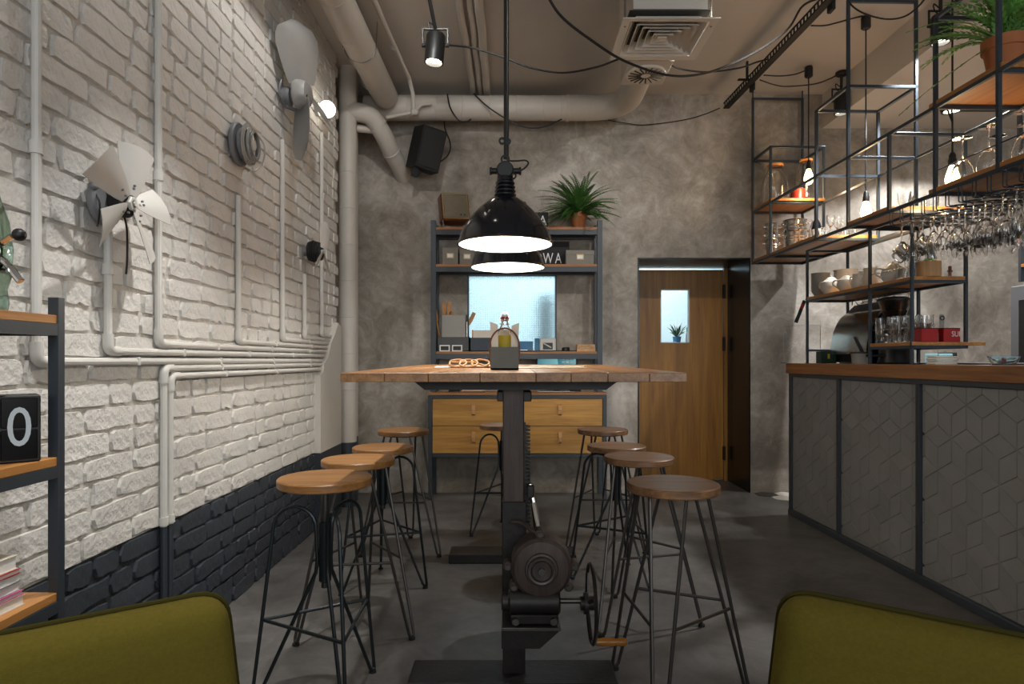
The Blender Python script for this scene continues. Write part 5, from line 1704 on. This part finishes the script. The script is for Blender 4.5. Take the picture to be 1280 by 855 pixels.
MB().lathe([(.0142, .185), (.0146, .262), (.012, .266), (0, .266)], n=16).build('capsule', mat('dark red capsule', '#6f1220', .35), wb)
MB().lathe([(.0373, .05), (.0375, .05), (.0375, .115), (.0373, .115)], n=20).build('label', M['cream'], wb)
tn = 0
for i in range(3):
    for j in range(4):
        put_glass('low' if (i + j) % 3 else 'small', 'bar_glass', .10 + j * .085, 4.62 - i * .085 + (.02 if j % 2 else 0), S0 + .0004, 'clear glass on the far oak board, %s row from the wall, %s from the front' % (ORD[i], ORD[j]), 'clear glasses on the far lower board')
# board two
for i in range(3):
    put_glass('tumbler', 'bar_glass', .16 + i * .08, 3.62 + (i % 2) * .1, S0 + .0004, 'clear tumbler on the short middle board, %s from the front' % ORD[i], 'tumblers on the middle board')
# upper left box: jars and red pot
def swing_jar(d, y, r, h, label):
    o = bthing('glass_jar', d, y, S1, label, 'jar')
    MB().lathe([(0, 0), (r * .95, 0), (r, .012), (r, h * .45), (r * .90, h * .62), (r * .62, h * .84), (r * .56, h * .92), (r * .56, h), (r * .53, h), (r * .53, h * .92), (r * .58, h * .84), (r * .86, h * .62), (r * .965, h * .45), (r * .965, .014), (r * .92, .006), (0, .006)], n=32).build('body', M['glass'], o)
    MB().lathe([(r * .50, h - .012), (r * .60, h - .004), (r * .60, h + .010), (0, h + .014)], n=24).build('lid_seal', M['lid_orange'], o)
    MB().lathe([(r * .56, -.002), (r * .585, -.002), (r * .585, .002), (r * .56, .002)], (0, 0, h * .93), 24, closed=True).tube(fillet([(-r * .58, 0, h * .93), (-r * .75, 0, h * .8), (-r * .6, 0, h * .72)], .01), .002, 6).build('wire_clasp', M['steel'], o)
    return o
swing_jar(.115, 5.20, .105, .31, 'large clear glass jar with orange seal on the upper left board')
swing_jar(.335, 5.13, .085, .33, 'tall clear glass jar with orange lid behind the farthest bulb')
rp2 = bthing('red_pot', .34, 5.085, S1, 'dark red enamel pot on the upper left board', 'pot') if False else None
ped = bthing('red_pot', .235, 5.065, S1, 'dark red enamel pot on the upper left board below the bulb', 'pot')
MB().lathe([(0, 0), (.052, 0), (.055, .004), (.055, .078), (.058, .080), (.055, .083), (.051, .078), (.051, .006), (0, .006)], n=28).build('body', M['red_pot'], ped)
MB().tube(fillet([(.05, 0, .06), (.085, 0, .06), (.085, 0, .025), (.05, 0, .025)], .012), .005, 8).build('handle', M['red_pot'], ped)

# fern on the upper board
pf = fern(BP(.125, 2.86, S1), 'potted fern in a big terracotta pot on the upper right board', .088, .165, 85, .22, .40, 8, 'fern', (.15, 1.35), lw=.022)
rnd = random.Random(99)
fr = link('frond', frond_mesh(.42, 2, rnd, .030, 26, .2, 'fern'), pf, (-.06, .0, .14), (0, 1.05, PI * .93))

# ------------------------------------------------------------------ lower unit standing on the counter
LU = bthing('counter_shelf', .22, 4.0, CT, 'black steel shelf unit with oak boards standing on the bar counter', 'shelf')
o_ = (.22, 4.0, CT)
t2 = .016
def sq2(a, b, name):
    a, b = Vector(a), Vector(b)
    MB().span([min(a[i], b[i]) - t2 / 2 for i in range(3)], [max(a[i], b[i]) + t2 / 2 for i in range(3)], .0015).build(name, M['steel_blue'], LU, o_)
DF, DB = .07, .362
ZU, ZA, ZB = 1.905, 1.548, 1.198
yF, yM, yN2 = 4.57, 3.80, 3.415
for d in (DF, DB):
    for y in (yF, yM, yN2):
        z0_ = CT + t2 / 2 + (.0085 if d == DB else .0004)
        if d == DB and y == yN2: z0_ = ZB
        sq2((d, y, z0_), (d, y, ZU), 'post')
    sq2((d, yN2, ZU), (d, yF, ZU), 'rail')
    sq2((d, yN2, ZA), (d, yF, ZA), 'rail')
    sq2((d, yN2, ZB), (d, yM, ZB), 'rail')
for y in (yF, yM, yN2):
    sq2((DF, y, ZU), (DB, y, ZU), 'cross_bar')
    sq2((DF, y, ZA), (DB, y, ZA), 'cross_bar')
    sq2((DF, y, ZB), (DB, y, ZB), 'cross_bar')
MB().span((DF - .006, yN2 - .006, ZA + t2 / 2 + .0004), (DB + .004, yF + .006, ZA + t2 / 2 + .020), .0015).build('shelf_board', M['oak_shelf'], LU, o_, smooth=0)
MB().span((DF - .006, yN2 - .012, ZB + t2 / 2 + .0004), (DB + .10, yM + .006, ZB + t2 / 2 + .020), .0015).build('shelf_board', M['oak_shelf'], LU, o_, smooth=0)
MB().tube([(DF, yN2, ZA + .085), (DF, yM, ZA + .085)], .0022, 6).build('guard_wire', M['steel'], LU, o_)
MB().tube([(DF, yN2, ZB + .105), (DF, yM, ZB + .105)], .0022, 6).build('guard_wire', M['steel'], LU, o_)
SA, SBZ = ZA + t2 / 2 + .0202, ZB + t2 / 2 + .0202
# crockery
def bowl_mesh(r, h, m):
    return MB().lathe([(0, 0), (r * .62, 0), (r * .64, .004), (r * .94, h * .75), (r, h), (r * .95, h), (r * .88, h * .75), (r * .58, .008), (0, .008)], n=28).mesh('stoneware_bowl', m, smooth=50)
BWg, BWw = bowl_mesh(.062, .045, M['ceramic_grey']), bowl_mesh(.078, .045, M['ceramic'])
for i in range(8):
    tag(link('stoneware_bowl', BWg, None, BP(.125, 4.49, SA + i * .0165)), 'grey stoneware bowl, %s from the bottom of the far left stack' % ORD[i], 'bowl', 'stacked grey bowls')
for i in range(8):
    tag(link('stoneware_bowl', BWw, None, BP(.265, 4.42, SA + i * .0185)), 'white stoneware bowl, %s from the bottom of the tall white stack' % ORD[i], 'bowl', 'stacked white bowls')
def teapot(d, y, r, label, rz=0, handle=True, spout=True, z=SA):
    o = bthing('teapot', d, y, z, label, 'teapot', None, rz)
    MB().lathe([(0, 0), (r * .62, 0), (r * .92, r * .35), (r, r * .75), (r * .88, r * 1.2), (r * .5, r * 1.5), (r * .46, r * 1.54), (0, r * 1.54)], n=28).build('body', M['ceramic'], o)
    MB().lathe([(r * .5, r * 1.52), (r * .3, r * 1.68), (r * .10, r * 1.74), (r * .12, r * 1.86), (0, r * 1.92)], n=20).build('lid', M['ceramic'], o)
    if spout:
        MB().tube(spline([(-r * .85, 0, r * .5), (-r * 1.2, 0, r * .85), (-r * 1.45, 0, r * 1.4)], 5), [r * .2] * 3 + [r * .16] * 4 + [r * .11] * 4, 10).build('spout', M['ceramic'], o)
    if handle:
        MB().tube(spline([(r * .8, 0, r * 1.25), (r * 1.35, 0, r * 1.25), (r * 1.45, 0, r * .8), (r * .85, 0, r * .4)], 6), r * .10, 8).build('handle', M['ceramic'], o)
    return o
teapot(.115, 4.33, .066, 'white teapot, farthest along the crockery board', 1.9)
teapot(.115, 4.14, .058, 'white lidded teapot beside the farthest one', 2.2)
def jug(d, y, r, h, label, rz=0):
    o = bthing('milk_jug', d, y, SA, label, 'jug', 'white jugs on the crockery board', rz)
    MB().lathe([(0, 0), (r * .8, 0), (r, h * .25), (r * .98, h * .45), (r * .7, h * .75), (r * .78, h), (r * .70, h), (r * .62, h * .75), (r * .9, h * .45), (r * .9, h * .25), (r * .7, .006), (0, .006)], n=24).build('body', M['ceramic'], o)
    MB().prism([(-r * .4, h), (r * .4, h), (0, h * .82)], 0, 1, lambda u, v, t: (-r * (.62 + .42 * t), u * (1 - .75 * t), v + .012 * t)).build('lip', M['ceramic'], o)
    MB().tube(spline([(r * .7, 0, h * .85), (r * 1.3, 0, h * .8), (r * 1.3, 0, h * .45), (r * .95, 0, h * .3)], 5), r * .11, 8).build('handle', M['ceramic'], o)
    return o
jug(.10, 3.985, .038, .088, 'small white jug right of the teapots', 2.0)
jug(.115, 3.885, .042, .110, 'taller white milk jug with pointed lip by the middle post', 2.6)
jug(.24, 4.05, .040, .10, 'white jug standing behind the two front jugs', 1.2)
teapot(.14, 3.69, .064, 'round white teapot behind the wire guard', 2.9)
for i, (d, y) in enumerate(((.125, 3.575), (.20, 3.60), (.125, 3.50), (.21, 3.515), (.27, 3.56), (.30, 3.64))):
    put_glass('tumbler', 'bar_glass', d, y, SA + .0004, 'clear tumbler on the crockery board, %s from the round teapot' % ORD[i], 'tumblers on the crockery board')
for i, (d, y, z_, rx, ry, lab) in enumerate(((.12, 3.56, SA + .155, -1.0, -.6, 'steel milk pitcher lying tilted on the tumblers, left one'), (.16, 3.475, SA + .17, -.9, -.55, 'steel milk pitcher lying tilted on the tumblers, right one'))):
    o = bthing('milk_pitcher', d, y, z_, lab, 'pitcher')
    o.rotation_euler = (.25, 2.45, BROT)
    MB().lathe([(0, -.045), (.036, -.045), (.038, -.040), (.036, .02), (.032, .045), (.030, .045), (.034, .018), (.036, -.038), (0, -.042)], n=28).build('body', M['steel'], o)
    MB().tube(spline([(.033, 0, .035), (.062, 0, .03), (.064, 0, -.02), (.037, 0, -.03)], 5), .004, 8).build('handle', M['chrome'], o)
wbx = bthing('wooden_tub', .185, 3.45, SA, 'round pale wooden tub at the near end of the crockery board', 'tub')
MB().lathe([(0, 0), (.056, 0), (.058, .003), (.058, .082), (.053, .085), (.050, .080), (.050, .006), (0, .006)], n=32).build('body', M['bamboo'], wbx)
MB().lathe([(0, .058), (.049, .060), (.049, .064), (0, .070)], n=20).build('ground_leaf', M['fern'], wbx)
lv = MB()
for i in range(14):
    a, rr_ = rnd.uniform(0, 6.28), rnd.uniform(.01, .045)
    lv.box((rr_ * math.cos(a) - .008, rr_ * math.sin(a), .080 + rnd.uniform(0, .012)), (.022, .012, .004), 0, Matrix.Rotation(a, 3, 'Z') @ Matrix.Rotation(.6, 3, 'Y'))
lv.build('herb_leaves', mat('bright herb', '#2fae3c', .5), wbx)
shk = bthing('steel_shaker', .205, 3.45, SA + .092, 'steel cocktail shaker leaning out of the wooden tub', 'shaker')
shk.rotation_euler = (-.1, -.20, BROT)
MB().lathe([(0, 0), (.022, 0), (.027, .085), (.020, .11), (.012, .12), (.012, .135), (0, .137)], n=24).build('body', M['chrome'], shk)
fgr = bthing('wooden_figurine', .29, 3.435, SA, 'tiny brown wooden figurine standing on the board end', 'figurine')
MB().ball((0, 0, .050), .0095, 12).tube([(0, 0, .022), (0, 0, .042)], .008, 10).tube([(-.004, 0, .022), (-.006, 0, 0)], .0042, 8).tube([(.004, 0, .022), (.006, 0, 0)], .0042, 8).tube([(-.006, 0, .038), (-.015, 0, .028)], .0032, 8).tube([(.006, 0, .038), (.015, 0, .028)], .0032, 8).build('body', M['radio_wood'], fgr)
# lower board: tall tumblers, red tins
for i in range(4):
    for j in range(3):
        d, y = .115 + j * .077 + (.02 if i % 2 else 0), 3.755 - i * .082
        if j == 2 and i == 3: continue
        for k in range(2):
            put_glass('tumbler', 'bar_glass', d, y, SBZ + .0004 + k * .045, '%s nested tumbler, lower board, %s row from the grinder, %s from front' % (['lower', 'upper'][k], ORD[i], ORD[j]), 'nested tumblers on the lower board')
def tin(d, y, label, words=None):
    o = bthing('red_tin', d, y, SBZ, label, 'tin', None, .02)
    w_, l_, h = .092, .07, .072
    b_ = MB()
    for a, b in (((-w_ / 2, -l_ / 2, 0), (w_ / 2, -l_ / 2 + .002, h)), ((-w_ / 2, l_ / 2 - .002, 0), (w_ / 2, l_ / 2, h)), ((-w_ / 2, -l_ / 2, 0), (-w_ / 2 + .002, l_ / 2, h)), ((w_ / 2 - .002, -l_ / 2, 0), (w_ / 2, l_ / 2, h)), ((-w_ / 2, -l_ / 2, 0), (w_ / 2, l_ / 2, .003))):
        b_.span(a, b)
    b_.build('body', M['red'], o)
    r_ = MB()
    for a, b in (((-w_ / 2, -l_ / 2), (w_ / 2, -l_ / 2)), ((w_ / 2, -l_ / 2), (w_ / 2, l_ / 2)), ((w_ / 2, l_ / 2), (-w_ / 2, l_ / 2)), ((-w_ / 2, l_ / 2), (-w_ / 2, -l_ / 2))):
        r_.tube([(*a, h), (*b, h)], .0022, 6)
    r_.build('rim', M['black'], o)
    if words:
        g = link('lettering', text_mesh(words, .040, M['letter'], .0004), o, (.022, -l_ / 2 - .0006, .040), (PI / 2, 0, 0))
        g.scale = (.85, 1, 1)
    return o
t1 = tin(.155, 3.435, 'red tin holding spoons, left of the lettered tin')
t2_ = tin(.275, 3.435, 'red tin lettered SUI at the end of the lower board', 'SUI')
for i in range(4):
    sp = bthing('bar_spoon', .135 + i * .014, 3.44, SBZ + .004, 'small spoon standing in the left red tin, %s from the left' % ORD[i], 'spoon', 'spoons in the red tin')
    sp.rotation_euler = (.1 * (i - 1.5), .12 * (i - 1.2), 0)
    MB().tube([(0, 0, 0), (0, 0, .085)], .002, 6).ball((0, 0, .088), .007, 10).build('spoon_body', M['radio_wood'] if i < 3 else M['steel'], sp)
bo = bthing('bottle_opener', .250, 3.44, SBZ + .0035, 'flat steel bar opener standing in the lettered red tin', 'opener')
MB().prism([(-.012, 0), (.012, 0), (.012, .105), (.014, .125), (.010, .145), (-.010, .145), (-.014, .125), (-.012, .105)], -.0015, .0015, lambda u, v, t: (u, t, v)).build('blade', M['ceramic_grey'], bo)
MB().lathe([(.008, -.002), (.013, -.002), (.013, .002), (.008, .002)], (0, -.002, .125), 16, 'y', closed=True).build('ring', M['black'], bo)

# ------------------------------------------------------------------ on the counter
WT = CT + .0085
em = bthing('espresso_machine', .44, 4.29, WT, 'chrome espresso machine with curved front on the far end of the bar', 'machine')
MB().prism([(-.20, .0), (.05, .0), (.05, .40), (-.06, .40), (-.13, .33), (-.20, .10)], -.30, .30, lambda u, v, t: (u, t * .75, v)).build('carcass', M['black'], em, smooth=0)
sh = []
for i in range(13):
    t = i / 12
    sh.append((-.235 + .17 * t ** 1.9, .055 + .30 * math.sin(t * PI / 2)))
cv = MB()
n = len(sh)
cv.add([(u, -.222, v) for u, v in sh] + [(u, .222, v) for u, v in sh] + [(u + .012, -.222, v - .004) for u, v in sh] + [(u + .012, .222, v - .004) for u, v in sh],
       [(i, i + 1, n + i + 1, n + i) for i in range(n - 1)] + [(2 * n + i, 3 * n + i, 3 * n + i + 1, 2 * n + i + 1) for i in range(n - 1)] +
       [(i, 2 * n + i, 2 * n + i + 1, i + 1) for i in range(n - 1)] + [(n + i, n + i + 1, 3 * n + i + 1, 3 * n + i) for i in range(n - 1)] + [(0, n, 3 * n, 2 * n), (n - 1, 3 * n - 1, 4 * n - 1, 2 * n - 1)])
cv.build('curved_front', M['steel'], em)
for y in (-.226, .226):
    MB().prism([(-.25, .02), (-.06, .37), (.0, .41), (.06, .41), (.06, .0), (-.22, .0)], y - .012, y + .012, lambda u, v, t: (u, t, v)).build('side_panel', M['black'], em, smooth=0)
cw = MB()
for y in (-.20, .20):
    cw.tube([(-.09, y, .40), (-.09, y, .455)], .004, 6).tube([(.05, y, .40), (.05, y, .455)], .004, 6)
for x in (-.09, .05):
    cw.tube([(x, -.22, .44), (x, .22, .44)], .004, 6)
cw.build('cup_rail', M['steel'], em)
for k in range(2):
    MB().cyl((.05, -.10 + k * .20, .16), .03, .04, 16, 'x').tube([(.09, -.10 + k * .20, .14), (.18, -.10 + k * .20, .13)], .012, 10).build('portafilter', M['black'], em)
CUP = MB().lathe([(0, 0), (.022, 0), (.036, .03), (.038, .052), (.035, .052), (.033, .03), (.018, .006), (0, .006)], n=20).mesh('cup', M['glass'], smooth=50)
for i in range(5):
    for j in range(2):
        tag(link('glass_cup', CUP, None, BP(.385 + j * .082, 4.13 + i * .08, WT + .4005)), 'glass cup on the espresso machine, %s row, %s from the room' % (ORD[i], ORD[j]), 'cup', 'cups on the espresso machine')
gr = bthing('coffee_grinder', .305, 3.935, CT, 'black coffee grinder with a smoky funnel hopper behind the tumblers', 'grinder')
gr.scale = (1, 1, .85)
MB().lathe([(0, 0), (.095, 0), (.10, .01), (.09, .05), (.085, .25), (.075, .29), (0, .29)], n=28).build('body', M['black'], gr)
MB().lathe([(.035, .29), (.05, .32), (.088, .435), (.092, .46), (.088, .462), (.046, .325), (.030, .29)], n=28).build('hopper', glass('smoky hopper', (.55, .45, .40), .02), gr)
MB().lathe([(0, .30), (.042, .315), (.066, .385), (0, .392)], n=24).build('coffee_beans', M['soil'], gr)
MB().lathe([(.096, .455), (.098, .468), (.07, .482), (0, .488)], n=28).build('lid', M['black'], gr)
MB().cyl((-.11, 0, .20), .035, .05, 18, 'x', b=.006).box((-.12, 0, .06), (.11, .08, .02), .004).build('dosing_spout', M['black'], gr)
gt = bthing('knock_box', .13, 4.0, CT, 'grey round tub with black rim before the espresso machine', 'tub')
MB().lathe([(0, 0), (.050, 0), (.056, .065), (.052, .065), (.046, .006), (0, .006)], n=24).build('body', M['ceramic_grey'], gt)
MB().lathe([(.048, .064), (.062, .064), (.062, .074), (.048, .074)], n=24, closed=True).build('rim', M['black'], gt)
MB().tube([(.03, .0, .03), (-.02, .03, .17)], .010, 8).build('bar', M['black'], gt)
ab = bthing('acrylic_display', .03, 4.63, CT, 'thin clear acrylic menu stand at the far end of the counter', 'stand')
ac = MB()
ac.span((-.105, -.003, 0), (.165, .003, .275)).span((-.105, -.04, 0), (.165, .04, .004))
ac.build('sheet', M['glass'], ab)
e_ = MB()
for a, b in (((-.105, .275), (.165, .275)), ((-.105, 0), (-.105, .275)), ((.165, 0), (.165, .275))):
    e_.tube([(a[0], 0, a[1]), (b[0], 0, b[1])], .0022, 4)
e_.build('edge', M['ceramic_grey'], ab)
gb = bthing('green_box', .17, 4.50, CT, 'dark green carton with a yellow mark beside the acrylic stand', 'box')
MB().box((0, 0, .042), (.11, .07, .083), .002).build('carton', mat('dark green card', '#17352a', .5), gb)
MB().box((0, -.0352, .05), (.016, .001, .034)).build('mark', M['yellow'], gb)
nkp = None
for i in range(4):
    o = bsolo('folded_cloth', MB().box((0, 0, .0055), (.112 - .004 * (i % 2), .09, .010), .004), M['cream'] if i % 2 else M['paper'], .17 + .006 * (i % 2), 3.33, CT + i * .0112 + .0002, 'folded pinkish white cloth, %s from the bottom of the pile' % ORD[i], 'cloth', 'folded cloths on the counter', rot=(0, 0, .04 * (i - 3)))
hl = bsolo('paper_spike', MB().tube([(0, 0, 0), (0, 0, .17)], .0022, 6).cyl((0, 0, 0), .02, .004, 14), M['steel'], .215, 3.42, CT, 'thin steel paper spike behind the cloth pile', 'spike')
bw = bthing('glass_bowl', .25, 3.02, CT, 'shallow glass bowl of sweets on the counter', 'bowl')
MB().lathe([(0, 0), (.045, 0), (.066, .042), (.063, .042), (.042, .005), (0, .005)], n=28).build('body', glass('blue tint glass', (.75, .9, .92), .02), bw)
for i in range(9):
    a = i * .7
    MB().box((.022 * math.cos(a) * (i % 3) * .8, .022 * math.sin(a) * (i % 3) * .8, .012 + .009 * (i // 3)), (.022, .014, .010), .003, Matrix.Rotation(a, 3, 'Z')).build('sweet', M['paper'] if i % 3 else mat('pink sweet', '#d98a8f', .4), bw)
bsolo('stone_pot', MB().lathe([(0, 0), (.022, 0), (.024, .02), (.020, .032), (0, .030)], n=18), M['holder_grey'], .245, 2.86, CT, 'tiny grey stone pot right of the glass bowl', 'pot')
jr = bthing('brass_jar', .29, 2.74, CT, 'yellow brown jar with lid near the right frame edge', 'jar')
MB().lathe([(0, 0), (.030, 0), (.032, .004), (.032, .070), (.028, .076), (0, .076)], n=20).build('body', mat('amber jar', '#8a7a3a', .3), jr)
MB().cyl((0, 0, .076), .031, .012, 20, b=.002).build('lid', M['bamboo'], jr)
for i, (d, y, h, c, lab) in enumerate(((.38, 2.76, .11, 'glass', 'clear bottle with silver pourer beside the brass jar'), (.40, 2.70, .10, 'enamel', 'dark blue bottle near the right frame edge'), (.36, 2.62, .075, 'ceramic_grey', 'grey pepper pot at the right frame edge'))):
    bt = bthing('small_bottle', d, y, WT, lab, 'bottle')
    MB().lathe([(0, 0), (.022, 0), (.024, .004), (.024, h * .6), (.010, h * .8), (.009, h), (0, h)], n=18).build('body', M[c], bt)
    MB().tube([(0, 0, h), (0, 0, h + .012), (-.006, 0, h + .045)], [.008, .006, .003], 8).build('pourer', M['chrome'], bt)
tg = bthing('hanging_tag', DF - .012, 4.585, 1.555, 'dark strip tag dangling from the corner of the counter shelf', 'tag')
tg.rotation_euler = (0, .38, BROT)
MB().box((0, 0, -.085), (.026, .003, .17), .001).build('strip', M['black'], tg)
MB().box((-.0005, -.002, -.045), (.022, .001, .035)).build('red_mark', M['red'], tg)
MB().tube([(0, 0, 0), (.004, .0, .02)], .0015, 6).build('tie', M['cable'], tg)

# ------------------------------------------------------------------ back bar along the right
bc = thing('back_counter', (3.75, 3.0, 0), 'low dark back counter at the right edge behind the bar', 'counter')
MB().span((-.42, -1.6, 0), (.54, 1.32, .86)).build('body', M['bin_blue'], bc)
MB().span((-.44, -1.6, .86), (.54, 1.34, .89), .003).build('worktop', M['steel_dark'], bc)
fg = thing('glass_fridge', (3.62, 3.98, .89), 'grey bar fridge with dark glass door at the right frame edge', 'fridge')
MB().box((0, 0, .365), (.56, .62, .73), .006).build('cabinet', mat('grey fridge steel', '#5d5e60', .5), fg)
MB().box((-.288, -.03, .345), (.02, .50, .58), .004).build('door_frame', M['black'], fg)
MB().box((-.300, -.05, .345), (.006, .40, .48)).build('door_glass', M['enamel'], fg)
MB().box((0, .0, .742), (.40, .36, .024), .008).build('top_tray', M['black'], fg)
ws = thing('bottle_rack', (3.62, 3.95, 1.645), 'small oak board with black end frames on top of the fridge', 'shelf')
MB().span((-.27, -.30, .095), (.25, .262, .115), .001).build('shelf_board', M['oak_shelf_x'], ws)
for y in (-.30, .264):
    MB().span((-.27, y, .0), (-.245, y + .02, .42)).span((.225, y, .0), (.25, y + .02, .42)).span((-.245, y, .40), (.225, y + .02, .42)).build('end_frame', M['steel_dark'], ws)
sbt = thing('sauce_bottle', (3.41, 4.10, 1.7605), 'red bottle with a green cap on the small oak board', 'bottle')
MB().lathe([(0, 0), (.038, 0), (.040, .005), (.040, .13), (.022, .17), (.018, .18), (0, .18)], n=22).build('body', M['red'], sbt)
MB().lathe([(.0402, .03), (.0408, .03), (.0408, .10), (.0402, .10)], n=22).build('label', M['paper'], sbt)
MB().cyl((0, 0, .18), .022, .06, 16, b=.004).build('cap', mat('sauce cap green', '#4f9a2c', .45), sbt)
cb = thing('cyan_cabinet', (3.50, 5.25, 0), 'narrow pale cyan cabinet against the back wall, below the lower board', 'cabinet')
MB().box((0, 0, .59), (.10, .20, 1.18), .004).build('body', mat('pale cyan panel', '#8fb9c2', .4), cb)
MB().box((.056, -.02, .595), (.012, .22, 1.19), .002).build('edge', M['black'], cb)
